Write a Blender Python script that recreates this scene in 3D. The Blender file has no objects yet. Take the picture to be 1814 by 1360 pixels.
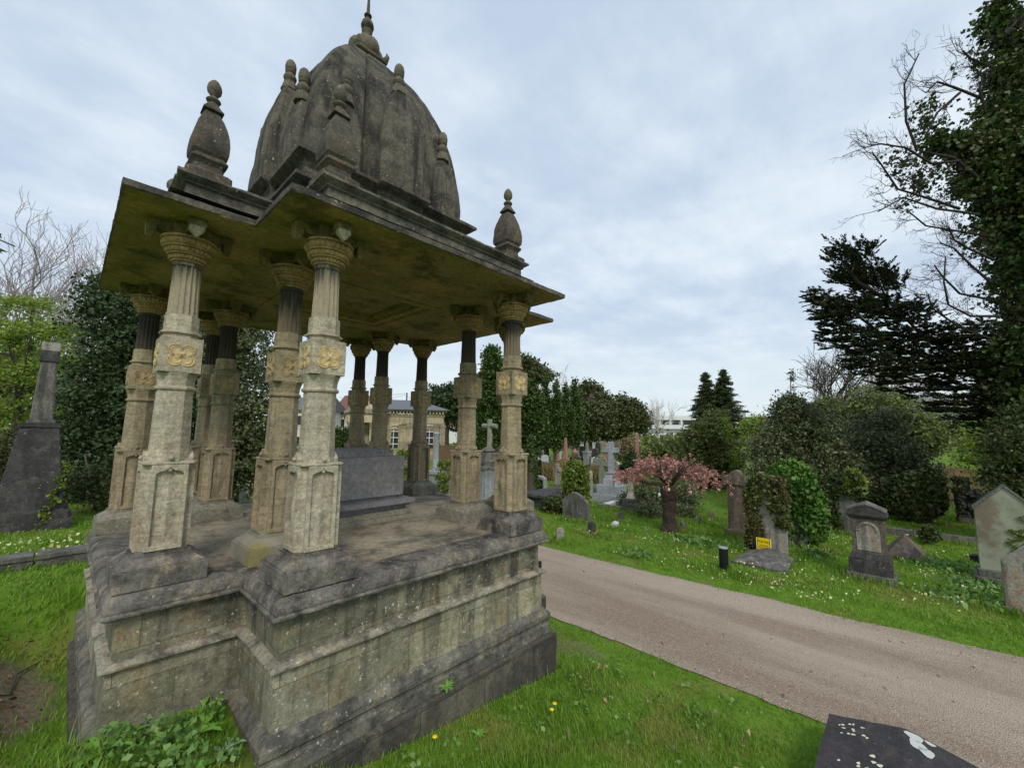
import bpy, bmesh, math, random
import numpy as np
from mathutils import Vector, Matrix, noise as mnoise
random.seed(7); RS=np.random.RandomState(11)
S=bpy.context.scene; COL=S.collection
R=math.radians; PI=math.pi
# ------------------------------------------------------------------ camera maths
CP=np.array([-2.3073,-4.928,2.5]); YAW,PITCH,ROLL,F=0.8163,0.1112,0.0121,737.67
_c,_s=math.cos(YAW),math.sin(YAW)
FW=np.array([_s*math.cos(PITCH),_c*math.cos(PITCH),math.sin(PITCH)]); RT=np.array([_c,-_s,0.]); UP=np.cross(RT,FW)
RT,UP=RT*math.cos(ROLL)+UP*math.sin(ROLL),UP*math.cos(ROLL)-RT*math.sin(ROLL)
def ray(x,y): return FW+RT*(x-907)/F-UP*(y-680)/F
def G(x,y,z=0.):            # point of the picture on the level z
    r=ray(x,y); t=(z-CP[2])/r[2]; return Vector(CP+r*t)
def P(x,y,D):               # point of the picture at distance D in front of the camera
    return Vector(CP+ray(x,y)*D)
def DEP(x,y,z=0.):
    r=ray(x,y); return (z-CP[2])/r[2]
def lerp(a,b,t): return a+(b-a)*t
def sstep(a,b,x):
    t=max(0.,min(1.,(x-a)/(b-a))); return t*t*(3-2*t)
_T=[(-1.5,0),(-.4,.13),(.43,.2),(.7,.23),(1.6,.6),(2.3,.75),(3.5,.8)]
def H(x,y):                 # height of the ground
    s=-x+.35*max(-3,min(3,y+2))
    h=np.interp(s,[a for a,_ in _T],[b for _,b in _T])
    dip=.42*sstep(-1.6,-1.0,y)*(1-sstep(1.0,1.8,y))*(1-sstep(.25,.9,-2.0-x)) if x<-1.6 else 0
    return (float(h)-dip)*(1-sstep(1.4,2.2,x))*(1-sstep(9,16,y)*.6)
# ------------------------------------------------------------------ objects
def tag(o,label=None,cat=None,group=None,kind=None):
    if label: o['label']=label
    if cat: o['category']=cat
    if group: o['group']=group
    if kind: o['kind']=kind
    return o
def thing(name,label,cat,loc=(0,0,0),rz=0.,group=None):
    o=bpy.data.objects.new(name,None); COL.objects.link(o); o.empty_display_size=.1
    o.location=loc; o.rotation_euler=(0,0,rz); return tag(o,label,cat,group)
def copy_tree(o,parent=None):
    c=o.copy(); COL.objects.link(c)
    if parent is not None: c.parent=parent
    for ch in list(o.children): copy_tree(ch,c)
    return c
class MB:
    def __init__(s): s.v=[]; s.f=[]
    def add(s,vs,fs):
        b=len(s.v); s.v+= [tuple(v) for v in vs]; s.f+=[tuple(i+b for i in f) for f in fs]; return s
    def box(s,x0,x1,y0,y1,z0,z1):
        return s.add([(x,y,z) for z in (z0,z1) for x,y in ((x0,y0),(x1,y0),(x1,y1),(x0,y1))],
            [(3,2,1,0),(4,5,6,7),(0,1,5,4),(1,2,6,5),(2,3,7,6),(3,0,4,7)])
    def cbox(s,x,y,z,a,b,c): return s.box(x-a,x+a,y-b,y+b,z,z+c)
    def loft(s,secs,cap=True,close=False):   # secs: list of loops of 3-d points
        n=len(secs[0]); b=len(s.v); s.v+=[tuple(p) for q in secs for p in q]
        m=len(secs)
        for k in range(m-1 if not close else m):
            k2=(k+1)%m
            for i in range(n):
                j=(i+1)%n; s.f.append((b+k*n+i,b+k*n+j,b+k2*n+j,b+k2*n+i))
        if cap and not close:
            s.f.append(tuple(b+i for i in reversed(range(n)))); s.f.append(tuple(b+(m-1)*n+i for i in range(n)))
        return s
    def lz(s,pz,fn,cap=True): # pz list of (param..., z), fn(params)->2-d poly
        return s.loft([[(x,y,p[-1]) for x,y in fn(*p[:-1])] for p in pz],cap)
    def lathe(s,prof,n=24,c=(0,0),mod=None,rot=0.):
        secs=[]
        for k,(r,z) in enumerate(prof):
            secs.append([(c[0]+(r+(mod(k,2*PI*i/n) if mod else 0))*math.cos(2*PI*i/n+rot),c[1]+(r+(mod(k,2*PI*i/n) if mod else 0))*math.sin(2*PI*i/n+rot),z) for i in range(n)])
        return s.loft(secs)
    def prism(s,poly,y0,y1,org=(0,0,0)):   # poly in x,z, thickness along y
        return s.loft([[(org[0]+x,org[1]+y,org[2]+z) for x,z in poly] for y in (y1,y0)])
    def tube(s,pts,rad,n=6):
        pts=[Vector(p) for p in pts]; secs=[]
        if not hasattr(rad,'__len__'): rad=[rad]*len(pts)
        u=None
        for i,p in enumerate(pts):
            d=(pts[min(i+1,len(pts)-1)]-pts[max(i-1,0)]).normalized()
            if u is None: u=d.orthogonal().normalized()
            u=(u-d*u.dot(d)); u=u.normalized() if u.length>1e-6 else d.orthogonal().normalized()
            w=d.cross(u); secs.append([p+(u*math.cos(2*PI*k/n)+w*math.sin(2*PI*k/n))*rad[i] for k in range(n)])
        return s.loft(secs)
    def sphere(s,c,r,n=10,m=7,sz=1.):
        return s.lathe([(max(r*math.sin(PI*(k)/m),r*.02),c[2]-r*sz*math.cos(PI*k/m)) for k in range(m+1)],n,(c[0],c[1]))
    def build(s,name,mat,parent=None,smooth=False,bevel=0.,rough=None,auto=None,loc=None):
        me=bpy.data.meshes.new(name); me.from_pydata(s.v,[],s.f); me.validate()
        if rough: roughen(me,*rough)
        else:
            bm=bmesh.new(); bm.from_mesh(me); bmesh.ops.recalc_face_normals(bm,faces=bm.faces); bm.to_mesh(me); bm.free()
        me.materials.append(mat); o=bpy.data.objects.new(name,me); COL.objects.link(o)
        if parent is not None: o.parent=parent
        if loc is not None: o.location=loc
        if smooth: me.polygons.foreach_set('use_smooth',[True]*len(me.polygons))
        if auto:
            me.polygons.foreach_set('use_smooth',[True]*len(me.polygons)); me.set_sharp_from_angle(angle=R(auto))
        if bevel:
            m=o.modifiers.new('bev','BEVEL'); m.width=bevel; m.segments=2; m.limit_method='ANGLE'; m.angle_limit=R(40)
        return o
def roughen(me,L=.05,amp=.004,fr=6.,seed=0.):
    bm=bmesh.new(); bm.from_mesh(me); bmesh.ops.remove_doubles(bm,verts=bm.verts,dist=1e-5)
    bmesh.ops.recalc_face_normals(bm,faces=bm.faces)
    for _ in range(6):
        es=[e for e in bm.edges if e.calc_length()>L]
        if not es: break
        bmesh.ops.subdivide_edges(bm,edges=es,cuts=1,use_grid_fill=True)
        if len(bm.verts)>60000: break
    bm.normal_update()
    for v in bm.verts:
        p=v.co*fr+Vector((seed,seed*1.7,0)); k=mnoise.noise(p)+.5*mnoise.noise(p*2.7)+.35*mnoise.noise(p*7)
        v.co+=v.normal*(k*amp)
        e=mnoise.noise(p*1.3+Vector((9,3,1)))
        if e>.25 and len(v.link_edges)>2:
            sh=max((f1.normal.angle(f2.normal,0) for ed in v.link_edges if len(ed.link_faces)==2 for f1,f2 in [ed.link_faces]),default=0)
            if sh>.6: v.co-=v.normal*(e-.25)*amp*5
    bmesh.ops.recalc_face_normals(bm,faces=bm.faces); bm.to_mesh(me); bm.free()
# ------------------------------------------------------------------ node materials
def C4(c): return (c[0],c[1],c[2],1)
class NT:
    def __init__(s,name):
        s.m=bpy.data.materials.new(name); s.m.use_nodes=True; s.t=s.m.node_tree; s.t.nodes.clear()
        s.out=s.n('ShaderNodeOutputMaterial')
    def n(s,t,**k):
        o=s.t.nodes.new(t)
        for a,b in k.items(): setattr(o,a,b)
        return o
    def L(s,a,b): s.t.links.new(a,b)
    def noise(s,vec,scale,detail=5,rough=.6,sc=None):
        if sc is not None:
            m=s.n('ShaderNodeMapping'); m.inputs['Scale'].default_value=sc; s.L(vec,m.inputs[0]); vec=m.outputs[0]
        o=s.n('ShaderNodeTexNoise'); s.L(vec,o.inputs['Vector']); o.inputs['Scale'].default_value=scale; o.inputs['Detail'].default_value=detail; o.inputs['Roughness'].default_value=rough
        return o.outputs['Fac']
    def ramp(s,fac,a,b,lo=0.,hi=1.):
        o=s.n('ShaderNodeMapRange'); o.interpolation_type='SMOOTHSTEP'; s.L(fac,o.inputs[0]); o.inputs[1].default_value=a; o.inputs[2].default_value=b; o.inputs[3].default_value=lo; o.inputs[4].default_value=hi
        return o.outputs[0]
    def mix(s,fac,a,b,mode='MIX'):
        o=s.n('ShaderNodeMix',data_type='RGBA',blend_type=mode)
        for k,v in ((0,fac),(6,a),(7,b)):
            if isinstance(v,(int,float)): o.inputs[k].default_value=v
            elif isinstance(v,tuple): o.inputs[k].default_value=C4(v)
            else: s.L(v,o.inputs[k])
        return o.outputs[2]
    def math(s,op,a,b=0.):
        o=s.n('ShaderNodeMath',operation=op)
        for k,v in ((0,a),(1,b)):
            if isinstance(v,(int,float)): o.inputs[k].default_value=v
            else: s.L(v,o.inputs[k])
        return o.outputs[0]
    def pos(s): return s.n('ShaderNodeNewGeometry').outputs['Position']
    def finish(s,col,rough=.85,bump=None,bstr=.4,bdist=.01,spec=.3,trans=0.,metal=0.):
        b=s.n('ShaderNodeBsdfPrincipled')
        if isinstance(col,tuple): b.inputs['Base Color'].default_value=C4(col)
        else: s.L(col,b.inputs['Base Color'])
        if isinstance(rough,(int,float)): b.inputs['Roughness'].default_value=rough
        else: s.L(rough,b.inputs['Roughness'])
        b.inputs['Specular IOR Level'].default_value=spec; b.inputs['Metallic'].default_value=metal
        if bump is not None:
            bn=s.n('ShaderNodeBump'); bn.inputs['Strength'].default_value=bstr; bn.inputs['Distance'].default_value=bdist; s.L(bump,bn.inputs['Height']); s.L(bn.outputs[0],b.inputs['Normal'])
        sh=b.outputs[0]
        if trans:
            t=s.n('ShaderNodeBsdfTranslucent'); mx=s.n('ShaderNodeMixShader'); mx.inputs[0].default_value=trans
            if isinstance(col,tuple): t.inputs[0].default_value=C4(col)
            else: s.L(col,t.inputs[0])
            s.L(sh,mx.inputs[1]); s.L(t.outputs[0],mx.inputs[2]); sh=mx.outputs[0]
        s.L(sh,s.out.inputs[0]); return s.m
def stone(name,c1,c2,c3=None,dark=(.03,.03,.028),da=.3,lichen=0.,lc=(.55,.55,.48),scale=1.,streak=0.,bricks=None,rough=.9,bump=.5,moss=0.,spot=0.,strata=0.):
    t=NT(name); p=t.pos()
    col=t.mix(t.ramp(t.noise(p,2.2*scale,7),.35,.65),c1,c2)
    if c3: col=t.mix(t.ramp(t.noise(p,5.*scale,6,.65,(1,1.3,.9)),.5,.68),col,c3)
    if strata: col=t.mix(t.ramp(t.noise(p,3.,6,.7,(.8,.8,14.)),.42,.62,0,strata),col,tuple(x*.62 for x in c1)); col=t.mix(t.ramp(t.noise(p,7.,4,.7,(.7,.7,9.)),.56,.70,0,strata*.8),col,tuple(min(.62,x*1.35) for x in c1))
    if bricks:
        sx=t.n('ShaderNodeSeparateXYZ'); t.L(p,sx.inputs[0]); u=t.math('ADD',sx.outputs[0],sx.outputs[1])
        cb=t.n('ShaderNodeCombineXYZ'); t.L(t.math('ADD',u,bricks[2]),cb.inputs[0]); t.L(t.math('ADD',sx.outputs[2],bricks[3]),cb.inputs[1])
        bt=t.n('ShaderNodeTexBrick'); t.L(cb.outputs[0],bt.inputs['Vector']); bt.inputs['Scale'].default_value=1; bt.inputs['Brick Width'].default_value=bricks[0]; bt.inputs['Row Height'].default_value=bricks[1]
        bt.inputs['Mortar Size'].default_value=.0038; bt.inputs['Mortar Smooth'].default_value=.3; bt.inputs['Bias'].default_value=0
        bt.inputs['Color1'].default_value=(.62,.62,.60,1); bt.inputs['Color2'].default_value=(1.22,1.18,1.06,1); bt.inputs['Mortar'].default_value=(.42,.4,.36,1)
        col=t.mix(1.,col,bt.outputs['Color'],'MULTIPLY')
    if streak: 
        sm=t.ramp(t.noise(p,2.6,6,.6,(2.6,2.6,.28)),.47,.64,0,streak)
        col=t.mix(sm,col,dark)
    if da:
        dm=t.ramp(t.noise(p,3.1*scale,9,.72),.62-.35*da,.78-.25*da); col=t.mix(t.math('MULTIPLY',dm,.55+.4*da),col,dark)
    if moss: col=t.mix(t.ramp(t.noise(p,1.7,6),.55,.75,0,moss),col,(.13,.15,.04))
    f=t.noise(p,70.,3,.7); g=t.noise(p,22.,6,.7)
    if lichen:
        lm=t.math('MULTIPLY',t.ramp(t.noise(p,38.,3,.55),.64,.70),t.ramp(t.noise(p,3.3,3),.5-.2*lichen,.72-.2*lichen,0,.75)); col=t.mix(lm,col,lc)
        l2=t.ramp(t.noise(p,9.,5,.6),.70-.06*lichen,.76,0,.4*lichen); col=t.mix(l2,col,(.36,.31,.22))
    if spot: col=t.mix(t.ramp(t.noise(p,16.,4,.6),.6,.68,0,spot),col,(.32,.25,.16))
    e=t.noise(p,11.*scale,8,.75,(1,1,1.2)); de=t.ramp(e,.60,.74,0,.42); col=t.mix(t.math('MULTIPLY',de,.35+da),col,tuple(x*1.6 for x in dark))
    v=t.math('MULTIPLY',t.ramp(g,.3,.7,.76,1.24),t.ramp(f,.3,.7,.80,1.20)); cc=t.n('ShaderNodeCombineXYZ'); [t.L(v,cc.inputs[i]) for i in range(3)]
    col=t.mix(1.,col,cc.outputs[0],'MULTIPLY')
    h=t.math('ADD',t.math('MULTIPLY',f,.35),t.math('ADD',g,t.noise(p,6*scale,5)))
    return t.finish(col,rough,h,bump,.012)
def plain(name,col,rough=.6,var=.15,bump=0.,metal=0.,scale=8.,spec=.4):
    t=NT(name); p=t.pos(); c=t.mix(t.noise(p,scale,5),tuple(x*(1-var) for x in col),tuple(min(1,x*(1+var)) for x in col))
    return t.finish(c,rough,t.noise(p,60,4) if bump else None,bump,.005,spec,metal=metal)
def leafmat(name,c1,c2,c3=None,rough=.45,trans=.2,nscale=1.2,spec=.4):
    t=NT(name); a=t.n('ShaderNodeAttribute',attribute_name='rnd'); p=t.pos()
    col=t.mix(a.outputs['Fac'],c1,c2)
    if c3: col=t.mix(t.ramp(t.noise(p,nscale,3),.42,.66),col,c3)
    return t.finish(col,rough,None,trans=trans,spec=spec)
M={}
M['wall']=stone('limestone wall',(.44,.415,.31),(.30,.285,.20),(.36,.285,.17),(.060,.055,.048),.36,.9,(.62,.62,.55),1.,.55,(.62,.31,.17,.02),.95,.7,.25)
M['wall_up']=stone('upper wall',(.37,.345,.255),(.23,.22,.16),(.37,.28,.17),(.042,.040,.037),.48,.9,(.62,.62,.55),1.,.75,(.7,.4,.33,.1),.95,.7,.3)
M['coping']=stone('weathered coping',(.105,.098,.088),(.20,.185,.16),(.29,.24,.175),(.020,.019,.019),.5,.9,(.4,.39,.35),1.4,0,None,.95,.9,0,.25)
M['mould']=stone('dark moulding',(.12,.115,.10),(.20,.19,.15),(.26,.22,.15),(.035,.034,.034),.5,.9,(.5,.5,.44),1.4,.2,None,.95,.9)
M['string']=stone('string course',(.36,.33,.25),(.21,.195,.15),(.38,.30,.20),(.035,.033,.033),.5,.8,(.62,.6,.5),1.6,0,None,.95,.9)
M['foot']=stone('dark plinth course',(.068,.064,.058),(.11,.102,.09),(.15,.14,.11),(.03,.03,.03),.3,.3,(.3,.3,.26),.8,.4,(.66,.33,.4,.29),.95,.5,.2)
M['floor']=stone('platform floor',(.36,.31,.22),(.27,.235,.165),(.17,.15,.12),(.05,.046,.045),.5,.4,(.5,.48,.4),.7,0,None,.9,.5)
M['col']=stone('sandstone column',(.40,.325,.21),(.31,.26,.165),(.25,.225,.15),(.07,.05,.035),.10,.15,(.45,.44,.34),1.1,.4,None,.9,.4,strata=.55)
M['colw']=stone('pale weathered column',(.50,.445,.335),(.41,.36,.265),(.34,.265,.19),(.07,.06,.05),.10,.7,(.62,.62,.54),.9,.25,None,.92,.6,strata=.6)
M['goldd']=stone('muted carving',(.42,.32,.17),(.33,.255,.14),None,(.12,.09,.05),.1,0,scale=2,bump=.5)
M['gold']=stone('ochre carving',(.62,.46,.24),(.52,.385,.20),(.46,.37,.23),(.2,.15,.08),.1,0,scale=2,bump=.5)
M['cap']=stone('ochre capital',(.40,.275,.125),(.30,.205,.10),(.19,.14,.07),(.06,.045,.03),.2,0,scale=1.5,bump=.4)
M['soot']=stone('sooted fluting',(.05,.045,.042),(.03,.028,.028),(.10,.085,.07),(.015,.015,.015),.3,0,scale=2,bump=.4)
M['soffit']=stone('algae stained soffit',(.36,.26,.125),(.22,.175,.075),(.42,.26,.12),(.030,.030,.014),.42,0,scale=.7,bump=.3)
M['roof']=stone('roof stone',(.072,.069,.060),(.12,.11,.088),(.20,.17,.125),(.022,.022,.021),.5,.6,(.42,.40,.32),1.1,.3,None,.95,.8)
M['roofl']=stone('attic stone',(.15,.14,.115),(.22,.20,.15),(.09,.085,.073),(.035,.034,.032),.5,.5,(.42,.40,.32),1.1,.5,None,.95,.8)
M['dome']=stone('dome stone',(.088,.082,.066),(.135,.122,.092),(.062,.058,.050),(.022,.021,.020),.45,.8,(.50,.46,.36),.9,.85,None,.95,.8)
M['fin']=stone('finial stone',(.17,.15,.115),(.11,.098,.077),(.18,.13,.09),(.06,.055,.05),.3,.5,(.5,.47,.38),2.,.1,None,.95,.8)
M['pinnold']=stone('pinnacle stone',(.20,.165,.11),(.14,.12,.085),(.24,.15,.09),(.04,.038,.034),.35,.5,(.42,.38,.3),1.6,.2,None,.95,.8)
M['pinn']=stone('pinnacle stone',(.115,.10,.077),(.075,.068,.055),(.16,.105,.075),(.035,.033,.03),.4,.7,(.46,.40,.32),1.8,.3,None,.95,.8)
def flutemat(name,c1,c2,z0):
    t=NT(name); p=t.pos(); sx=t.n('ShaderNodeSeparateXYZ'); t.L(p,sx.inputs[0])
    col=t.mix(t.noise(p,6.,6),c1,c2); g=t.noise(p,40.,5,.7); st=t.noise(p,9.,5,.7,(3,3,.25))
    k=t.ramp(t.math('ADD',sx.outputs[2],t.math('MULTIPLY',t.math('SUBTRACT',st,.5),.75)),z0,z0+.22)  # darkens the colour towards the neck: soot plus painted shade of the roof
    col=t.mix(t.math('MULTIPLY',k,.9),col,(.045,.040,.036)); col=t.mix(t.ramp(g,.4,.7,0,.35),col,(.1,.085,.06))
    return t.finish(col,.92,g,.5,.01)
M['flw']=flutemat('pale fluting sooted and shaded at the neck',(.44,.385,.28),(.35,.29,.20),3.55)
M['flb']=flutemat('brown fluting sooted and shaded',(.26,.21,.14),(.17,.135,.09),3.42)
M['flk']=flutemat('black sooted and shaded fluting',(.10,.08,.06),(.06,.05,.04),3.30)  # rear flutes: soot and under-roof shade both put into the base colour
def staincol():
    t=NT('base stone with ochre stain'); p=t.pos(); g=t.noise(p,25.,6,.7)
    col=t.mix(t.ramp(t.noise(p,3.,6),.35,.65),(.30,.275,.21),(.22,.205,.16)); v=t.n('ShaderNodeVectorMath',operation='DISTANCE'); t.L(p,v.inputs[0]); v.inputs[1].default_value=(-1.24,-1.27,1.53)
    k=t.ramp(t.math('ADD',v.outputs['Value'],t.math('MULTIPLY',t.math('SUBTRACT',t.noise(p,9.,5),.5),.16)),.06,.14,.9,0); col=t.mix(k,col,t.mix(g,(.17,.15,.05),(.36,.31,.14)))
    return t.finish(col,.95,g,.6,.012)
M['stain']=staincol()
M['spire']=stone('engaged spire stone',(.10,.092,.072),(.145,.13,.10),(.07,.065,.055),(.024,.023,.022),.38,.7,(.50,.46,.36),1.2,.8,None,.95,.8)
# ------------------------------------------------------------------ the domed canopy monument
A_,B_=1.781,1.037
def cruc(a,b): return [(-b,-a),(b,-a),(b,-b),(a,-b),(a,b),(b,b),(b,a),(-b,a),(-b,b),(-a,b),(-a,-b),(-b,-b)]
def crucP(s,p,w):
    q=[(-s,-s),(-w,-s),(-w,-p),(w,-p),(w,-s)]; o=[]
    for k in range(4):
        for x,y in q:
            for _ in range(k): x,y=-y,x
            o.append((x,y))
    return o
chat=thing('canopy_monument','large domed canopy monument with twelve sandstone columns on a weathered cross shaped plinth','monument')
def band(name,mat,prof,parent,rough,cap=True,fn=cruc,base=(0,0)):
    m=MB(); m.lz([(base[0]+d,base[1]+d,z) for d,z in prof],fn,cap); return m.build(name,mat,parent,rough=rough)
pl=band('plinth',M['wall'],[(.012,.55),(.006,1.005)],chat,(.07,.005,4.),False,base=(2.0,1.285))
band('upper_course',M['wall_up'],[(0,1.01),(0,1.33)],pl,(.07,.005,4.,3.),False,base=(1.985,1.27))
band('string_course',M['string'],[(-.01,.998),(.030,1.002),(.046,1.014),(.046,1.028),(.028,1.036),(.012,1.048),(-.02,1.055)],pl,(.035,.003,9.,5.),False,base=(2.0,1.285))
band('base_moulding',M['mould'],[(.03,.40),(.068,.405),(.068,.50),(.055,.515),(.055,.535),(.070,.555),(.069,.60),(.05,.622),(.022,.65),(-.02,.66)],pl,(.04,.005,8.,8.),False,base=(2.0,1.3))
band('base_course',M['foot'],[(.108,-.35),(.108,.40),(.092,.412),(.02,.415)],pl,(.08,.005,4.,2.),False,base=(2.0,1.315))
cp=band('coping',M['coping'],[(-.08,1.315),(.02,1.315),(.032,1.325),(.034,1.338),(.018,1.348),(.022,1.362),(.018,1.39),(.004,1.42),(-.022,1.443),(-.06,1.455),(-.20,1.458),(-.26,1.457)],chat,(.032,.0042,7.,4.),False,base=(2.035,1.312))
m=MB(); 
def sheet(m,x0,x1,y0,y1,z): m.add([(x0,y0,z),(x1,y0,z),(x1,y1,z),(x0,y1,z)],[(0,1,2,3)])
a,b=1.79,1.07
for r in ((-b,b,-a,-b),(-a,a,-b,b),(-b,b,b,a)): sheet(m,*r,1.4565)
m.build('platform_floor',M['floor'],chat,rough=(.12,.003,3.))
# column: one set of meshes, copied twelve times
def panel(m,w=.101,z0=1.665,z1=2.235,y=-.131,t=.02):
    N=40; inn=[];out=[]
    iw,b0,b1=w-.025,z0+.03,z1-.06
    pts=[(-iw,b0),(iw,b0),(iw,b1-.01)]
    for k in range(9):                      # ogee head
        u=k/8; x=iw*(1-u); zz=b1+ (.018*math.sin(u*PI*.9) if u<.55 else .018+.022*((u-.55)/.45)**1.5); pts.append((x,zz))
    for x,z in list(pts[3:-1])[::-1]: pts.append((-x,z))
    pts.append((-iw,b1-.01))
    inn=pts; cx,cz=0,(z0+z1)/2
    for x,z in pts:
        dx,dz=x-cx,z-cz; k=min(w/abs(dx) if dx else 9e9,((z1-z0)/2)/abs(dz) if dz else 9e9); out.append((dx*k,cz+dz*k))
    out[0]=(-w,z0);out[1]=(w,z0)
    out[2]=(w,z1); out[-1]=(-w,z1)
    n=len(pts); f=y-t
    lo=[[(x,y+.010,z) for x,z in out],[(x,f,z) for x,z in out],[(x,f,z) for x,z in inn],[(x,y+.010,z) for x,z in inn]]
    m.loft(lo,cap=False)
    zc=(b0+b1)/2; h=(b1-b0)/2-.005; q=iw-.004
    m.add([(-q,y+.008,zc),(0,y+.008,zc-h),(q,y+.008,zc),(0,y+.008,zc+h),(0,y-.015,zc)],[(0,1,4),(1,2,4),(2,3,4),(3,0,4)])
    m.sphere((0,y-.012,b1+.022),.013,8,6)
def rot4(src):
    m=MB()
    for k in range(4):
        c,s=[(1,0),(0,1),(-1,0),(0,-1)][k]
        m.add([(c*x-s*y,s*x+c*y,z) for x,y,z in src.v],src.f)
    return m
def cham(h,c): return [(-h+c,-h),(h-c,-h),(h,-h+c),(h,h-c),(h-c,h),(-h+c,h),(-h,h-c),(-h,-h+c)]
def octa(r): return [(r/math.cos(PI/8)*math.cos(PI/8+k*PI/4),r/math.cos(PI/8)*math.sin(PI/8+k*PI/4)) for k in range(8)]
def make_column():
    D={}
    m=MB(); m.lz([(.112,2.25),(.111,2.4),(.107,2.6),(.1035,2.757)],octa); m.lz([(.104,2.757),(.116,2.762),(.120,2.774),(.116,2.786),(.106,2.792),(.106,2.80),(.108,2.83),(.115,2.86),(.125,2.884)],octa)
    D['column']=m
    m=MB(); m.cbox(0,0,1.455,.245,.245,.118); D['base_block']=m
    m=MB(); m.lz([(.228,.0,1.571),(.228,.0,1.583),(.205,.0,1.60),(.168,.0,1.625),(.160,.0,1.635)],lambda h,c:cham(h,.001)); m.lz([(.160,1.635),(.160,1.648)],lambda h:cham(h,.001)); m.lz([(.142,1.648),(.142,1.665)],lambda h:cham(h,.02)); D['base_slope']=m
    m=MB(); m.lz([(.122,1.66),(.122,2.235)],lambda h:cham(h,.020)); pn=MB(); panel(pn); q=rot4(pn); m.add(q.v,q.f)
    m.lz([(.138,2.235),(.150,2.238),(.150,2.252),(.135,2.258)],lambda h:cham(h,.02))
    # corner posts of the pedestal
    D['pedestal']=m
    m=MB(); sp=[(-.042,0),(.042,0),(.046,.022),(.034,.045),(.014,.058),(0,.072),(-.014,.058),(-.034,.045),(-.046,.022)]
    m.prism(sp,-.142,-.108,(0,0,2.256)); m.sphere((0,-.146,2.28),.017,8,6)
    hp=[(-.022,0),(.022,0),(.022,.02),(0,.04),(-.022,.02)]
    D['leaf_boss']=m
    m=MB(); m.cbox(0,0,2.886,.123,.123,.25); m.lz([(.123,.0,3.136),(.112,0,3.142)],lambda h,c:cham(h,.001)); m.lz([(.103,3.14),(.103,3.168),(.122,3.174),(.122,3.184),(.105,3.196)],octa); m.lz([(.102,3.19),(.100,3.315)],octa); D['carved_block']=m
    m=MB(); n=112
    def fl(r): return [((r-.017*abs(math.cos(8*t))**.8)*math.cos(t),(r-.017*abs(math.cos(8*t))**.8)*math.sin(t)) for t in (2*PI*i/n for i in range(n))]
    m.lz([(.099,3.315),(.094,3.5),(.0925,3.60)],fl); D['fluting']=m
    m=MB(); m.lz([(.0925,3.60),(.091,3.695)],fl); m.lathe([(.092,3.69),(.092,3.725)],32); D['sooted_shaded_neck']=m
    m=MB(); prof=[];md=[]
    for (r,z,hh,bd) in ((.105,3.726,.008,0),(.118,3.748,.014,1),(.134,3.772,.006,0),(.142,3.797,.017,1),(.158,3.822,.006,0),(.164,3.853,.021,1)):
        for k in range(7):
            t=-PI/2+PI*k/6; prof.append((r-.006+hh*.75*math.cos(t),z+hh*math.sin(t))); md.append(bd*math.cos(t))
    prof+=[(.176,3.880),(.178,3.893),(.150,3.90)]; md+=[0,0,0]
    m.lathe(prof,168,mod=lambda k,t:md[k]*(-.012*(1-abs(math.cos(t*14))**.7))); D['capital']=m
    m=MB(); m.cbox(0,0,3.893,.115,.115,.108)
    arm=MB(); arm.box(-.045,.045,-.20,-.10,3.935,4.0); arm.box(-.055,.055,-.265,-.185,3.945,4.0)
    pd=MB(); w=.046; pd.loft([[(-w,-.262,3.975),(w,-.262,3.975),(w,-.205,3.975),(-w,-.205,3.975)],[(-w,-.262,3.915),(w,-.262,3.915),(w,-.205,3.915),(-w,-.205,3.915)],[(-.003,-.255,3.862),(.003,-.255,3.862),(.003,-.225,3.862),(-.003,-.225,3.862)]])
    arm.loft([[(-.05,-.10,3.935),(.05,-.10,3.935),(.05,-.10,3.90),(-.05,-.10,3.90)],[(-.05,-.19,3.94),(.05,-.19,3.94),(.05,-.19,3.93),(-.05,-.19,3.93)]])
    q=rot4(arm); m.add(q.v,q.f); D['bracket']=m; D['pendant']=pd
    return D
def rosette():
    m=MB(); N=64
    def rr(t): return .058+.036*abs(math.sin(2*t))**.8
    def lp(k,off,y): return [((rr(t)*k+off)*math.cos(t),y,3.011+(rr(t)*k+off)*math.sin(t)*.98) for t in (2*PI*i/N for i in range(N))]
    m.loft([lp(1,.004,-.1225),lp(1,.003,-.129),lp(1,-.004,-.130),lp(1,-.009,-.1245),lp(1,-.013,-.1245),lp(1,-.017,-.131),lp(.8,-.01,-.127),lp(.35,0,-.125),lp(.2,0,-.134),lp(.05,0,-.139)],cap=False)
    return m
M['brk']=stone('dark bracket stone',(.20,.15,.075),(.13,.105,.05),(.26,.21,.12),(.04,.032,.02),.3,0,scale=1.5,bump=.4)
rm=rosette()
Dm=make_column(); cm={'column':M['col'],'base_block':M['mould'],'base_slope':M['mould'],'pedestal':M['col'],'leaf_boss':M['col'],'carved_block':M['col'],'fluting':M['flk'],'sooted_shaded_neck':M['flk'],'capital':M['cap'],'bracket':M['brk'],'pendant':M['brk']}
col0=Dm['column'].build('column',M['col'],chat,bevel=.004)
for k in list(Dm)[1:]:
    kw=dict(auto=35) if k in('capital',) else dict(bevel=.004 if k in('carved_block','pedestal') else .003)
    if k in('base_block',): kw=dict(rough=(.04,.0022,10.))
    if k in('fluting','sooted_shaded_neck'): kw=dict(auto=50)
    ob=Dm[k].build(k,cm[k],col0,**kw)
    if k in('leaf_boss','pendant'):
        for r_ in range(1,4): o2=ob.copy(); COL.objects.link(o2); o2.rotation_euler=(0,0,r_*PI/2)
for k in range(4):
    o=rm.build('rosette',M['goldd'],col0,auto=50); o.rotation_euler=(0,0,k*PI/2)
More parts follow.
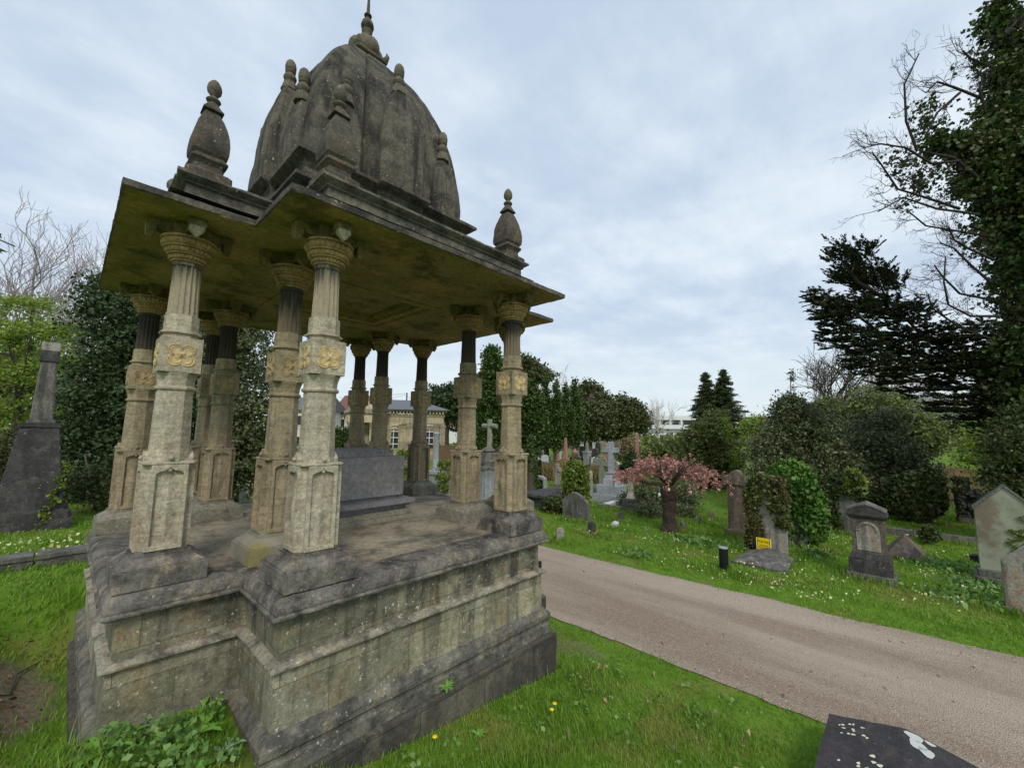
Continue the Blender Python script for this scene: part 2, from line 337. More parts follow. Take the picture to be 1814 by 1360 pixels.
spots=[(-B_,-A_),(B_,-A_),(-A_,-B_),(A_,-B_),(-A_,B_),(A_,B_),(-B_,A_),(B_,A_),(-B_,-B_),(B_,-B_),(-B_,B_),(B_,B_)]
pale=set([0,2])
def setmat(o,mp):       # a differently weathered column needs its own mesh copies
    for x in [o]+list(o.children):
        nm=x.name.split('.')[0]
        if nm in mp: x.data=x.data.copy(); x.data.materials[0]=mp[nm]
for i,(x,y) in enumerate(spots):
    c=col0 if i==0 else copy_tree(col0,chat); c.location=(x,y,0); c.rotation_euler=(0,0,[0,PI/2,PI,-PI/2][i%4])
M['och']=stone('ochre moss stain',(.36,.31,.14),(.27,.24,.12),(.40,.36,.26),(.1,.09,.05),.2,0,scale=2,bump=.5)
M['basel']=stone('pale base block',(.27,.25,.19),(.21,.195,.15),(.16,.15,.12),(.06,.055,.05),.25,.3,scale=1.2,bump=.5)
for c in list(chat.children):
    if c.name.startswith('column'):
        x,y=c.location.x,c.location.y
        if (abs(x+B_)<.01 and y<-1.5) or x<-1.5 and y<0: setmat(c,{'column':M['colw'],'pedestal':M['colw'],'leaf_boss':M['colw'],'carved_block':M['colw'],'fluting':M['flw'],'sooted_shaded_neck':M['flw'],'base_block':M['coping'],'base_slope':M['coping'],'rosette':M['gold']}); [setmat(o_,{'pendant':M['colw']}) for o_ in c.children if o_.name.startswith('pendant') and abs(math.sin(c.rotation_euler.z+o_.rotation_euler.z))<.1 and math.cos(c.rotation_euler.z+o_.rotation_euler.z)>0]; c['label']='pale lichened column at the weathered front corner'
        elif not (x>0 and y<-1.5): setmat(c,{'base_block':M['basel'],'base_slope':M['basel']})
        if abs(x+B_)<.01 and abs(y+B_)<.01:
            setmat(c,{'fluting':M['flb'],'sooted_shaded_neck':M['flb']}); c['label']='tan column set in the inner corner between the two pale ones'
            m=MB(); setmat(c,{'base_block':M['stain'],'base_slope':M['stain']})
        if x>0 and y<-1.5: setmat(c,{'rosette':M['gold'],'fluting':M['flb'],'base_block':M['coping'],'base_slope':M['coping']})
# ---- roof slab, ceiling
m=MB(); sec=lambda a,b,z:[(x,y,z) for x,y in cruc(a,b)]
m.loft([sec(2.19,1.455,4.0),sec(2.2,1.465,4.006),sec(2.2,1.465,4.048),sec(2.18,1.445,4.058),sec(1.8,1.07,4.225)],cap=False)
m.loft([sec(1.95,1.215,4.2),sec(1.8,1.07,4.2)],cap=False)
rs=m.build('roof_slab',M['roof'],chat,rough=(.05,.005,8.))
m=MB(); e=.8
for (x0,x1,y0,y1) in ((-1.455,1.455,-2.19,-1.455),(-1.455,1.455,1.455,2.19),(-2.19,-e,-1.455,1.455),(e,2.19,-1.455,1.455),(-e,e,-1.455,-e),(-e,e,e,1.455)): m.box(x0,x1,y0,y1,4.002,4.03)
m.build('soffit',M['soffit'],rs)
m=MB()
def ring(m,o,i,z0,z1): 
    m.box(-o,o,-o,-i,z0,z1); m.box(-o,o,i,o,z0,z1); m.box(-o,-i,-i,i,z0,z1); m.box(i,o,-i,i,z0,z1)
ring(m,.79,.70,3.992,4.03); ring(m,.70,.60,4.016,4.06); ring(m,.62,.55,4.06,4.12); m.box(-.56,.56,-.56,.56,4.12,4.14)
m.build('ceiling_coffer',M['soffit'],rs,bevel=.006)
# ---- attic and tiers
at=band('attic',M['roofl'],[(.03,4.16),(.03,4.24),(.008,4.25),(0,4.26),(0,4.325),(.02,4.335),(.02,4.345),(.05,4.365),(.068,4.38),(.068,4.40),(.04,4.407),(-.35,4.47)],chat,(.05,.004,7.,1.),True,base=(1.845,1.10))
m=MB(); m.lz([(1.02,1.11,.30,4.42),(1.02,1.11,.30,4.73),(1.07,1.16,.33,4.765),(1.10,1.19,.345,4.78),(1.10,1.19,.345,4.815),(1.06,1.15,.325,4.83),(1.0,1.09,.29,4.86),(.98,1.06,.27,4.95),(1.0,1.08,.28,5.0),(1.05,1.14,.30,5.03),(1.085,1.172,.305,5.05),(1.085,1.172,.305,5.085),(1.05,1.14,.29,5.10),(.9,1.0,.26,5.13)],crucP)
m.build('stepped_drum',M['roof'],chat,rough=(.05,.005,7.,2.))
def dsec(s):
    pr=.035*min(1,s/.9); q=[]
    for k in range(4):
        f=[(-.93,-.93),(-.86,-.965),(-.66,-.985),(-.46,-.995),(-.42,-.955),(-.385,-1.0-pr),(-.2,-1.012-pr),(0,-1.015-pr),(.2,-1.012-pr),(.385,-1.0-pr),(.42,-.955),(.46,-.995),(.66,-.985),(.86,-.965)]
        for x,y in f:
            x,y=x*s,y*s
            for _ in range(k): x,y=-y,x
            q.append((x,y))
    return q
zs=[5.1,5.25,5.5,5.8,6.0,6.25,6.5,6.75,6.95,7.1,7.22,7.31,7.36]; ss=[.985,1.0,.98,.94,.90,.835,.75,.635,.51,.395,.28,.17,.10]
zz=np.linspace(5.1,7.36,56)
def cr(z):
    i=max(0,min(len(zs)-2,int(np.searchsorted(zs,z))-1)); a,b=zs[i],zs[i+1]; t=(z-a)/(b-a)
    p0=ss[max(i-1,0)];p1=ss[i];p2=ss[i+1];p3=ss[min(i+2,len(ss)-1)]
    return .5*((2*p1)+(-p0+p2)*t+(2*p0-5*p1+4*p2-p3)*t*t+(-p0+3*p1-3*p2+p3)*t**3)
m=MB(); m.lz([(cr(z),z) for z in zz],dsec)
dome=m.build('dome',M['dome'],chat,rough=(.09,.009,3.)); dome.data.polygons.foreach_set('use_smooth',[True]*len(dome.data.polygons)); dome.data.set_sharp_from_angle(angle=R(28))
def spire(w,prof,fz,fy):      # engaged little spire, front towards -y, with a turned knob
    m=MB()
    secs=[]
    for (hw,yo,yi,z) in prof:
        c=hw*.22; secs.append([(-hw,-yi,z),(-hw,-yo+c,z),(-hw+c,-yo,z),(-hw*.45,-yo,z),(-hw*.42,-yo-.012,z),(hw*.42,-yo-.012,z),(hw*.45,-yo,z),(hw-c,-yo,z),(hw,-yo+c,z),(hw,-yi,z)])
    m.loft(secs); 
    k=MB(); kz=fz
    k.lathe([(.072,kz-.02),(.074,kz),(.062,kz+.04),(.052,kz+.09),(.040,kz+.10)],8,(0,-fy),rot=PI/8)
    k.lathe([(.036,kz+.095),(.05,kz+.115),(.058,kz+.145),(.052,kz+.17),(.036,kz+.185),(.034,kz+.20),(.044,kz+.212),(.046,kz+.225),(.04,kz+.235),(.047,kz+.25),(.049,kz+.29),(.042,kz+.335),(.026,kz+.365),(.006,kz+.378)],20,(0,-fy))
    k.v=[(x*1.22,-fy+(y+fy)*1.22,z) for x,y,z in k.v]
    return m,k
sm=spire(0,[(.175,1.035,.8,5.1),(.178,1.04,.8,5.3),(.168,1.035,.8,5.48),(.145,1.02,.8,5.62),(.11,.99,.8,5.74),(.065,.965,.8,5.83),(.05,.96,.85,5.86)],5.84,.93)
bg=spire(0,[(.27,1.12,.7,5.1),(.275,1.125,.7,5.35),(.27,1.115,.7,5.6),(.25,1.09,.7,5.82),(.21,1.05,.7,6.0),(.15,1.0,.7,6.18),(.09,.955,.75,6.32),(.06,.94,.8,6.38)],6.375,.885)
for k in range(4):
    for off in (-.62,0,.62):
        q=bg if off==0 else sm
        o=q[0].build('engaged_spire',M['spire'],dome,rough=(.07,.004,8.,k+off)) if k==0 else None
        if k==0:
            kb=q[1].build('turned_knob',M['fin'],dome,auto=40); pr_=(o,kb); 
            protos=protos+[(off,o,kb)] if 'protos' in globals() else [(off,o,kb)]
            o.location=(off,0,0); kb.location=(off,0,0)
for k in range(1,4):
    for off,o,kb in protos:
        c,s=[(1,0),(0,1),(-1,0),(0,-1)][k]
        for x in (o,kb):
            y=x.copy(); COL.objects.link(y); y.parent=dome; y.rotation_euler=(0,0,k*PI/2); y.location=(c*off,s*off,0)
# ---- corner pinnacles
def sq(h,c=0.): return cham(h,max(h*.12,.001))
m=MB(); m.lz([(.150,4.40),(.150,4.455),(.135,4.47),(.098,4.49),(.092,4.53),(.105,4.555),(.12,4.57),(.12,4.585),(.104,4.60),(.098,4.62)],sq)
m.lz([(.100,4.612),(.117,4.635),(.122,4.67),(.121,4.73),(.113,4.80),(.096,4.875),(.074,4.945),(.052,5.0),(.044,5.02)],lambda h:cham(h,.004)); m.lz([(.048,5.015),(.070,5.018),(.068,5.03),(.043,5.075),(.030,5.10)],sq)
kn=MB(); kn.lathe([(.034,5.095),(.030,5.11),(.048,5.122),(.052,5.132),(.046,5.143),(.024,5.155),(.020,5.168),(.030,5.18),(.048,5.205),(.052,5.235),(.044,5.27),(.026,5.30),(.006,5.318)],20)
pn=m.build('pinnacle',M['pinn'],at,rough=(.04,.003,9.)); pn.data.polygons.foreach_set('use_smooth',[True]*len(pn.data.polygons)); pn.data.set_sharp_from_angle(angle=R(24)); kk=kn.build('pinnacle_knob',M['fin'],at,auto=40)
for i,(x,y) in enumerate(spots[:8]):
    if i: 
        pn=pn.copy(); COL.objects.link(pn); kk=kk.copy(); COL.objects.link(kk)
    for o in (pn,kk): o.location=(x*.965,y*.965,0); o.rotation_euler=(0,0,(i%4)*PI/2)
# ---- lotus finial
m=MB(); zb=7.37
m.lz([(.20,zb-.04),(.215,zb-.02),(.215,zb+.0),(.13,zb+.06)],lambda h:cham(h,.02))
for k in range(4):
    t=k*PI/2+PI/4; d=Vector((math.cos(t),math.sin(t),0)); o=Vector((0,0,zb))
    pts=[o+d*.16+Vector((0,0,.03)),o+d*.215+Vector((0,0,.01)),o+d*.265+Vector((0,0,.025)),o+d*.29+Vector((0,0,.075)),o+d*.275+Vector((0,0,.13))]
    m.tube(pts,[.045,.05,.042,.027,.005],8)
    t=k*PI/2; d=Vector((math.cos(t),math.sin(t),0)); m.sphere(tuple(o+d*.12+Vector((0,0,.13))),.118,12,8,1.1)
    t=k*PI/2+PI/4; d=Vector((math.cos(t),math.sin(t),0)); m.sphere(tuple(o+d*.07+Vector((0,0,.2))),.10,12,8,1.2)
m.lathe([(.06,zb+.25),(.075,zb+.30),(.068,zb+.34),(.05,zb+.36),(.055,zb+.40),(.075,zb+.45),(.055,zb+.455)],8)
fi=m.build('lotus_finial',M['fin'],chat,auto=50)
m=MB(); m.lathe([(.04,zb+.44),(.06,zb+.47),(.082,zb+.50),(.084,zb+.53),(.07,zb+.58),(.045,zb+.61),(.025,zb+.63),(.025,zb+.665),(.05,zb+.675),(.05,zb+.685),(.024,zb+.70),(.022,zb+.75),(.016,zb+.93),(.018,zb+.945),(.03,zb+.955),(.018,zb+.97),(.014,zb+1.1),(.004,zb+1.4)],16)
m.build('spike',M['roof'],fi,auto=40)
# ---- the chest tomb inside
M['granite']=stone('grey granite',(.215,.21,.215),(.185,.18,.185),None,(.1,.1,.1),.1,0,scale=3,bump=.15,rough=.75)
tomb=thing('chest_tomb','plain grey granite chest tomb under the dome among the columns','tomb',(0,0,1.457))
m=MB(); m.cbox(0,0,0,.64,.59,.05); m.cbox(0,0,.05,.61,.56,.06); m.build('tomb_step',M['basel'],tomb,bevel=.004)
m=MB(); m.cbox(0,0,.11,.56,.51,.045); m.cbox(0,0,.155,.60,.55,.025); m.cbox(0,0,.18,.64,.59,.05); m.build('tomb_ledge',M['granite'],tomb,bevel=.004)
m=MB(); m.cbox(0,0,.23,.50,.45,.04); m.cbox(0,0,.27,.535,.485,.45); m.build('chest',M['granite'],tomb,bevel=.004)
m=MB(); m.cbox(0,0,.72,.44,.39,.075); m.build('lid',M['granite'],tomb,bevel=.004)
# ------------------------------------------------------------------ ground, path, sky, light, camera
def grassmat(name,blade=False):
    t=NT(name); p=t.pos()
    n1=t.noise(p,.8,6,.65); n2=t.noise(p,3.,5); n3=t.noise(p,25.,4)
    col=t.mix(t.ramp(n2,.35,.65),(.115,.245,.014),(.17,.33,.028))
    col=t.mix(t.ramp(n1,.50,.66),col,(.25,.27,.06)); 
    if blade:
        a=t.n('ShaderNodeAttribute',attribute_name='rnd'); col=t.mix(t.ramp(a.outputs['Fac'],.0,1.,0,.7),col,(.28,.46,.05)); col=t.mix(t.ramp(a.outputs['Fac'],.90,.93),col,(.34,.33,.14))
        return t.finish(col,.5,None,trans=.4,spec=.25)
    col=t.mix(.35,col,(.05,.045,.02))
    a=t.n('ShaderNodeAttribute',attribute_name='soil'); sc=t.mix(t.ramp(n3,.3,.7),(.12,.10,.06),(.21,.175,.12)); 
    k=t.ramp(t.math('ADD',a.outputs['Fac'],t.math('MULTIPLY',t.math('SUBTRACT',n2,.5),.9)),.36,.85); col=t.mix(k,col,sc)
    return t.finish(col,.95,n3,.6,.02,spec=.1)
M['grass']=grassmat('lawn soil and turf'); M['blade']=grassmat('grass blades',True)
def soil(x,y):
    d=math.hypot((x+2.6)/.72,(y-.15)/.95); a=1-sstep(.45,1.0,d)
    d=math.hypot((x-1.95)/.35,(y+1.75)/1.); a=max(a,(.62)*(1-sstep(.4,1.2,d)))
    for cx,cy,rx,ry in ((6.9,.6,.9,.5),(10.4,-1.9,1.1,.5)):
        a=max(a,.5*(1-sstep(.3,1.,math.hypot((x-cx)/rx,(y-cy)/ry))))
    return a
def coords():
    a=[-8+.2*i for i in range(100)]; l=[-8-.4*1.18**k for k in range(1,40)]; h=[a[-1]+.4*1.18**k for k in range(1,42)]
    return [v for v in l[::-1] if v>-1500]+[-1500]*0+a+[v for v in h if v<1500]
xs=coords(); ys=coords(); nx,ny=len(xs),len(ys)
vs=[(x,y,H(x,y)+(.012*mnoise.noise(Vector((x*1.3,y*1.3,0))) if x<2.0 or x>5.5 else 0)) for y in ys for x in xs]
me=bpy.data.meshes.new('ground'); me.from_pydata(vs,[],[(j*nx+i,j*nx+i+1,(j+1)*nx+i+1,(j+1)*nx+i) for j in range(ny-1) for i in range(nx-1)])
at_=me.attributes.new('soil','FLOAT','POINT'); at_.data.foreach_set('value',[soil(v[0],v[1]) if abs(v[0])<15 and abs(v[1])<15 else 0. for v in vs])
me.materials.append(M['grass']); me.polygons.foreach_set('use_smooth',[True]*len(me.polygons))
go=bpy.data.objects.new('ground',me); COL.objects.link(go); tag(go,kind='structure')
# path
t=NT('gravel path'); p=t.pos(); n1=t.noise(p,1.,5,.62,(1.0,.16,1)); n2=t.noise(p,160.,3,.8); n3=t.noise(p,45.,4,.7)
vo=t.n('ShaderNodeTexVoronoi'); t.L(p,vo.inputs['Vector']); vo.inputs['Scale'].default_value=75.
col=t.mix(t.ramp(n1,.35,.66),(.47,.385,.295),(.29,.215,.16))
col=t.mix(t.ramp(vo.outputs['Color'],.3,.85,0,.35),col,(.60,.51,.41)); col=t.mix(t.ramp(n3,.55,.72,0,.6),col,(.15,.105,.085))
col=t.mix(t.ramp(n2,.62,.72,0,.5),col,(.62,.55,.47))
M['path']=t.finish(col,.95,t.math('ADD',n3,t.math('MULTIPLY',vo.outputs['Distance'],1.5)),.8,.012,spec=.15)
m=MB(); yy=[-12+.12*i for i in range(360)]+[31.2+1.5*i for i in range(60)]; g=[]
def edge(y,w,s): return w+.06*mnoise.noise(Vector((y*1.1,s,0)))+.03*mnoise.noise(Vector((y*4.5,s,3)))+.015*mnoise.noise(Vector((y*14,s,3)))
PX0=lambda y: edge(y,2.43,1.)+.1*max(0,-(y+4.5)); PX1=lambda y: edge(y,5.03 - .055*min(y,0),7.)
rows=[[(lerp(PX0(y),PX1(y),k/10),y,.009+.012*math.sin(PI*k/10)) for k in range(11)] for y in yy]
m.add([p_ for r in rows for p_ in r],[(i*11+k,i*11+k+1,(i+1)*11+k+1,(i+1)*11+k) for i in range(len(rows)-1) for k in range(10)])
o=m.build('gravel_path',M['path'],smooth=True); tag(o,kind='structure')
# world
w=bpy.data.worlds.new('World'); S.world=w; w.use_nodes=True; wt=w.node_tree; wt.nodes.clear()
class WN(NT):
    def __init__(s,t): s.t=t
n=WN(wt); out=n.n('ShaderNodeOutputWorld'); bg=n.n('ShaderNodeBackground')
sky=n.n('ShaderNodeTexSky'); sky.sky_type='NISHITA'; sky.sun_disc=False
SE,SA=R(42),R(215)
sky.sun_elevation=SE; sky.sun_rotation=SA; sky.air_density=1.; sky.dust_density=2.; sky.ozone_density=2.5
tc=n.n('ShaderNodeTexCoord'); v=tc.outputs['Generated']
# clouds lie on a flat deck: divide the direction by its height
sx=n.n('ShaderNodeSeparateXYZ'); n.L(v,sx.inputs[0]); zc=n.math('MAXIMUM',n.math('ADD',sx.outputs[2],.12),.02)
cb=n.n('ShaderNodeCombineXYZ'); n.L(n.math('DIVIDE',sx.outputs[0],zc),cb.inputs[0]); n.L(n.math('DIVIDE',sx.outputs[1],zc),cb.inputs[1])
c1=n.noise(cb.outputs[0],.9,7,.55,(1.,.55,1)); c2=n.noise(cb.outputs[0],2.6,6,.6,(.8,1.2,1)); c3=n.noise(cb.outputs[0],.35,3,.5)
cl=n.math('ADD',n.math('MULTIPLY',c1,.62),n.math('MULTIPLY',c2,.38))
cc=n.mix(n.ramp(cl,.38,.64),(5.1,6.15,7.6),(7.7,8.55,9.2)); cc=n.mix(n.ramp(c3,.45,.68,0,.6),cc,(5.7,6.6,7.7))
hz=n.ramp(sx.outputs[2],.0,.30,1,0); cc=n.mix(hz,cc,(7.1,7.95,8.35))
sk=n.mix(.90,sky.outputs[0],cc); n.L(sk,bg.inputs[0]); bg.inputs[1].default_value=.098; n.L(bg.outputs[0],out.inputs[0])
sl=bpy.data.lights.new('sun','SUN'); sl.energy=1.5; sl.angle=R(14); sl.color=(1.,.93,.82); so=bpy.data.objects.new('sun',sl); COL.objects.link(so)
sd=Vector((math.sin(SA)*math.cos(SE),math.cos(SA)*math.cos(SE),math.sin(SE))); so.rotation_euler=sd.to_track_quat('Z','Y').to_euler(); so.location=(0,0,30)
cam=bpy.data.cameras.new('camera'); co=bpy.data.objects.new('camera',cam); COL.objects.link(co); S.camera=co
cam.sensor_width=36; cam.lens=F/1814*36; cam.clip_start=.05; cam.clip_end=3000
co.matrix_world=Matrix(((RT[0],UP[0],-FW[0],CP[0]),(RT[1],UP[1],-FW[1],CP[1]),(RT[2],UP[2],-FW[2],CP[2]),(0,0,0,1)))
vs_=S.view_settings; vs_.view_transform='Standard'; vs_.look='None'; vs_.exposure=.22; vs_.gamma=1
S.cycles.max_bounces=5; S.cycles.diffuse_bounces=3; S.cycles.transparent_max_bounces=4
# ------------------------------------------------------------------ foliage
def leafmesh(name,pts,size,mat,parent=None,asp=.6,dirs=None,jit=1.,fold=.15,loc=None):
    pts=np.asarray(pts,float); n=len(pts); size=np.broadcast_to(np.asarray(size,float),(n,))*(.45+1.1*RS.rand(n))
    u=RS.randn(n,3)*jit
    if dirs is not None: u=u+np.asarray(dirs)
    u/=np.linalg.norm(u,axis=1)[:,None]+1e-9
    r=RS.randn(n,3); v=np.cross(u,r); v/=np.linalg.norm(v,axis=1)[:,None]+1e-9; w=np.cross(u,v)
    s=size[:,None]; q=np.empty((n,4,3))
    q[:,0]=pts-u*s*.5; q[:,1]=pts+v*s*asp*.5+w*s*fold; q[:,2]=pts+u*s*.5; q[:,3]=pts-v*s*asp*.5+w*s*fold
    if parent is not None: 
        pl_=np.array(parent.location); q-=pl_
    me=bpy.data.meshes.new(name); me.vertices.add(n*4); me.vertices.foreach_set('co',q.reshape(-1).astype(np.float32))
    me.loops.add(n*4); me.loops.foreach_set('vertex_index',np.arange(n*4,dtype=np.int32)); me.polygons.add(n)
    me.polygons.foreach_set('loop_start',np.arange(0,n*4,4,dtype=np.int32)); me.update(calc_edges=True)
    a=me.attributes.new('rnd','FLOAT','FACE'); a.data.foreach_set('value',RS.rand(n).astype(np.float32))
    me.materials.append(mat); o=bpy.data.objects.new(name,me); COL.objects.link(o)
    if parent is not None: o.parent=parent
    return o
def clumps(blobs,nc,per,cr,shell=.45,zmin=None,outd=False,lump=.55):
    """blobs: (centre, (rx,ry,rz)); leaves gathered in many small clumps spread through them"""
    vol=np.array([b[1][0]*b[1][1]+b[1][0]*b[1][2] for b in blobs]); vol/=vol.sum()
    out=[];dr=[]
    for (c,r),k in zip(blobs,RS.multinomial(nc,vol)):
        if not k: continue
        d=RS.randn(k,3); d/=np.linalg.norm(d,axis=1)[:,None]; rad=RS.rand(k)**shell
        rad=rad*np.array([1+lump*(mnoise.noise(Vector(v)*2.3+Vector((c[0]*3,c[1]*2,c[2])))+.6*mnoise.noise(Vector(v)*6+Vector((c[0],c[1]*2,c[2])))) for v in d])*np.where(RS.rand(k)<.05*(lump>.2),RS.uniform(1.05,1.35,k),1.); cc=np.array(c)+d*rad[:,None]*np.array(r)
        rr=cr*(.5+RS.rand(k))
        p=cc[:,None,:]+RS.randn(k,per,3)*rr[:,None,None]*np.array([1,1,.65])*.6
        out.append(p.reshape(-1,3)); dr.append(np.repeat(d,per,0))
    p=np.concatenate(out); d=np.concatenate(dr)
    if zmin is not None: k=p[:,2]>zmin; p=p[k]; d=d[k]
    return (p,d) if outd else p
def BL(px,py,r,D,fx=1.,fz=1.,fd=1.):
    c=P(px,py,D); R_=r*D/F; return (c,(R_*fx,R_*max(fx,fd)*.9 if fd==1. else R_*fd,R_*fz))
def trunkmesh(foot,top,r,blobs=(),nl=6,wob=.1):
    m=MB(); foot=Vector(foot); top=Vector(top); n=7; L=(top-foot).length
    pts=[foot.lerp(top,i/n)+Vector((mnoise.noise(Vector((i*.7,foot.x,0))),mnoise.noise(Vector((i*.7,foot.y,5))),0))*wob*L*.12*(i>0) for i in range(n+1)]
    m.tube(pts,[r*(1.35 if i==0 else 1-.6*i/n) for i in range(n+1)],10)
    for k in range(nl):
        if not blobs: break
        b=blobs[k%len(blobs)]; s=pts[3+k%(n-3)]; e=Vector(b[0])+Vector(RS.randn(3))*b[1][0]*.35; mid=s.lerp(e,.5)+Vector((0,0,-.05*L))
        m.tube([s,mid,e],[r*.4,r*.25,r*.06],6)
    return m
def tree(name,label,cat,base,blobs,mat,nc,per,cr,leaf,tr=.15,bark=None,asp=.6,group=None,dirs=False,shell=.45,jit=1.,crown='crown',nl=6,tp=None,lump=.55):
    z=H(base[0],base[1]); t=thing(name,label,cat,(base[0],base[1],z),0,group)
    hi=max(b[0][2] for b in blobs) if tp is None else tp; cx=np.mean([b[0][0] for b in blobs]); cy=np.mean([b[0][1] for b in blobs])
    m=trunkmesh((0,0,-.1),((cx-base[0])*.6,(cy-base[1])*.6,hi-z),tr,[((b[0][0]-base[0],b[0][1]-base[1],b[0][2]-z),b[1]) for b in blobs],nl)
    m.build('trunk',bark or M['bark'],t,smooth=True)
    p,d=clumps(blobs,nc,per,cr,shell,z+.02,True,lump)
    leafmesh(crown,p,leaf,mat,t,asp,d*1.2+np.array([0,0,.3]) if dirs else None,jit)
    return t
def bare(name,label,px,yb_D,h,spread,mat,depth=6,r0=.12,seed=1,group=None,lean=(0,0),kids=3,parent=None,base=None,up=.35,rmin=.006):
    rs=random.Random(seed); b=base or P(px,770,yb_D); z=H(b[0],b[1])
    t=thing(name,label,'tree',(b[0],b[1],z),0,group); m=MB(); tw=MB()
    def grow(p,d,L,r,k):
        n=3; pts=[p]; q=p.copy(); dd=d.copy()
        for i in range(n):
            dd=(dd+Vector((rs.gauss(0,.16),rs.gauss(0,.16),rs.gauss(0,.1)+up*.12))).normalized(); q=q+dd*L/n; pts.append(q.copy())
        (m if k>2 else tw).tube(pts,[max(rmin,r*(1-.4*i/n)) for i in range(n+1)],6 if k>3 else 3)
        if k<=0: return
        for j in range(kids if k<depth else kids+2):
            s=pts[1+ (j%n)] if k<depth else pts[-1-(j%2)]
            a=rs.uniform(0,2*PI); sp=rs.uniform(.45,.95)*spread; o=dd.orthogonal().normalized(); o.rotate(Matrix.Rotation(a,3,dd))
            nd=(dd+o*sp+Vector((0,0,up*.3))).normalized(); grow(s,nd,L*rs.uniform(.6,.82),r*.58,k-1)
    grow(Vector((0,0,-.05)),Vector((lean[0],lean[1],1)).normalized(),h*.30,r0,depth)
    m.build('trunk',mat,t,smooth=True); tw.build('twigs',mat,t)
    return t
M['barkd']=plain('dark twig bark',(.035,.027,.024),.95,.3,.3,scale=12); M['bark']=plain('bark',(.075,.06,.045),.95,.3,.8,scale=12); M['barkp']=plain('pale bark',(.36,.33,.30),.9,.25,.4); M['barkv']=plain('violet grey bark',(.33,.27,.28),.9,.2,.3)
M['birch']=plain('white bark',(.50,.48,.45),.9,.2,.4)
M['holly']=leafmat('holly leaves',(.022,.045,.018),(.085,.13,.05),(.05,.08,.026),.45,.08,spec=.28)
M['hollyg']=leafmat('grey green leaves',(.06,.088,.034),(.22,.25,.11),(.10,.115,.045),.45,.12)
M['olive']=leafmat('olive leaves',(.065,.10,.022),(.23,.27,.07),(.12,.14,.045),.5,.2)
M['lime']=leafmat('lime leaves',(.17,.26,.03),(.32,.42,.06),(.22,.31,.05),.5,.35)
M['yew']=leafmat('yew foliage',(.042,.058,.020),(.14,.16,.055),(.085,.095,.035),.6,.06)
M['cyp']=leafmat('cypress foliage',(.030,.066,.014),(.10,.16,.030),(.055,.10,.018),.6,.08)
M['con']=leafmat('conifer foliage',(.016,.027,.010),(.065,.085,.026),(.034,.042,.014),.6,.05)
M['ivy']=leafmat('ivy leaves',(.030,.070,.016),(.12,.22,.04),(.06,.12,.022),.42,.12,spec=.3)
M['ivyd']=leafmat('dark ivy leaves',(.026,.048,.014),(.10,.14,.038),(.08,.085,.028),.45,.08,spec=.25)
M['ivyy']=leafmat('bright ivy leaves',(.07,.12,.018),(.28,.34,.06),(.12,.18,.028),.4,.15)
M['red']=leafmat('red leaves',(.34,.12,.10),(.62,.36,.32),(.36,.17,.12),.5,.2)
M['straw']=leafmat('dry grass',(.22,.15,.07),(.40,.30,.15),(.14,.15,.05),.8,.2)
M['flower']=leafmat('primrose petals',(.70,.68,.30),(.85,.84,.55),None,.6,.2)
M['blossom']=leafmat('white blossom',(.40,.40,.36),(.70,.70,.66),(.32,.33,.27),.6,.2)
# ------------------------------------------------------------------ gravestones
M['gbrown']=stone('brown gravestone',(.17,.135,.105),(.11,.09,.075),(.24,.185,.14),(.04,.035,.03),.25,.2,streak=.6,scale=1.3)
M['ggrey']=stone('grey gravestone',(.17,.165,.15),(.115,.11,.10),(.22,.20,.17),(.045,.045,.04),.3,.3,streak=.7,scale=1.4)
M['gpale']=stone('pale gravestone',(.40,.38,.33),(.28,.265,.22),(.30,.19,.13),(.07,.06,.05),.2,.4,streak=.6,scale=1.2)
M['ggreen']=stone('green stained gravestone',(.27,.285,.215),(.20,.215,.155),(.27,.22,.16),(.06,.055,.045),.15,.4,streak=.25,scale=1.,moss=.35)
M['gdark']=stone('blackened stone',(.045,.044,.046),(.075,.07,.068),(.11,.10,.09),(.02,.02,.02),.25,.25,streak=.3,scale=1.3)
M['pinkg']=stone('pink granite',(.42,.22,.17),(.35,.18,.14),None,(.2,.1,.08),.1,0,scale=4,bump=.1,rough=.5)
M['whitem']=stone('white marble',(.62,.63,.62),(.50,.51,.50),None,(.2,.2,.19),.15,0,scale=2,bump=.1,rough=.6)
M['greym']=stone('grey marble',(.34,.36,.38),(.26,.28,.30),None,(.1,.1,.1),.15,.1,scale=2,bump=.2,rough=.7)
M['blackg']=plain('black polished granite',(.012,.012,.014),.12,.1)
M['redstain']=stone('rust stained stone',(.26,.12,.085),(.20,.10,.075),(.3,.19,.13),(.1,.06,.05),.1,.2,scale=2)
def at_(px,yb):
    g=G(px,yb); return g,DEP(px,yb)/F
GR=[]
def st(name,label,cat,px,yb,rz=-PI/2,group=None):
    g,s=at_(px,yb); GR.append((g.x,g.y)); t=thing(name,label,cat,(g.x,g.y,H(g.x,g.y)),rz,group)
    # metres per picture pixel, up (s) and along the stone's own width (w)
    d=Vector((math.cos(rz),math.sin(rz),0)); 
    def pj(X):
        v=np.array(X)-CP; z=v@FW; return (v@RT)/z*F
    w=1/abs(pj(g+d*.5)-pj(g-d*.5)); return t,s,w
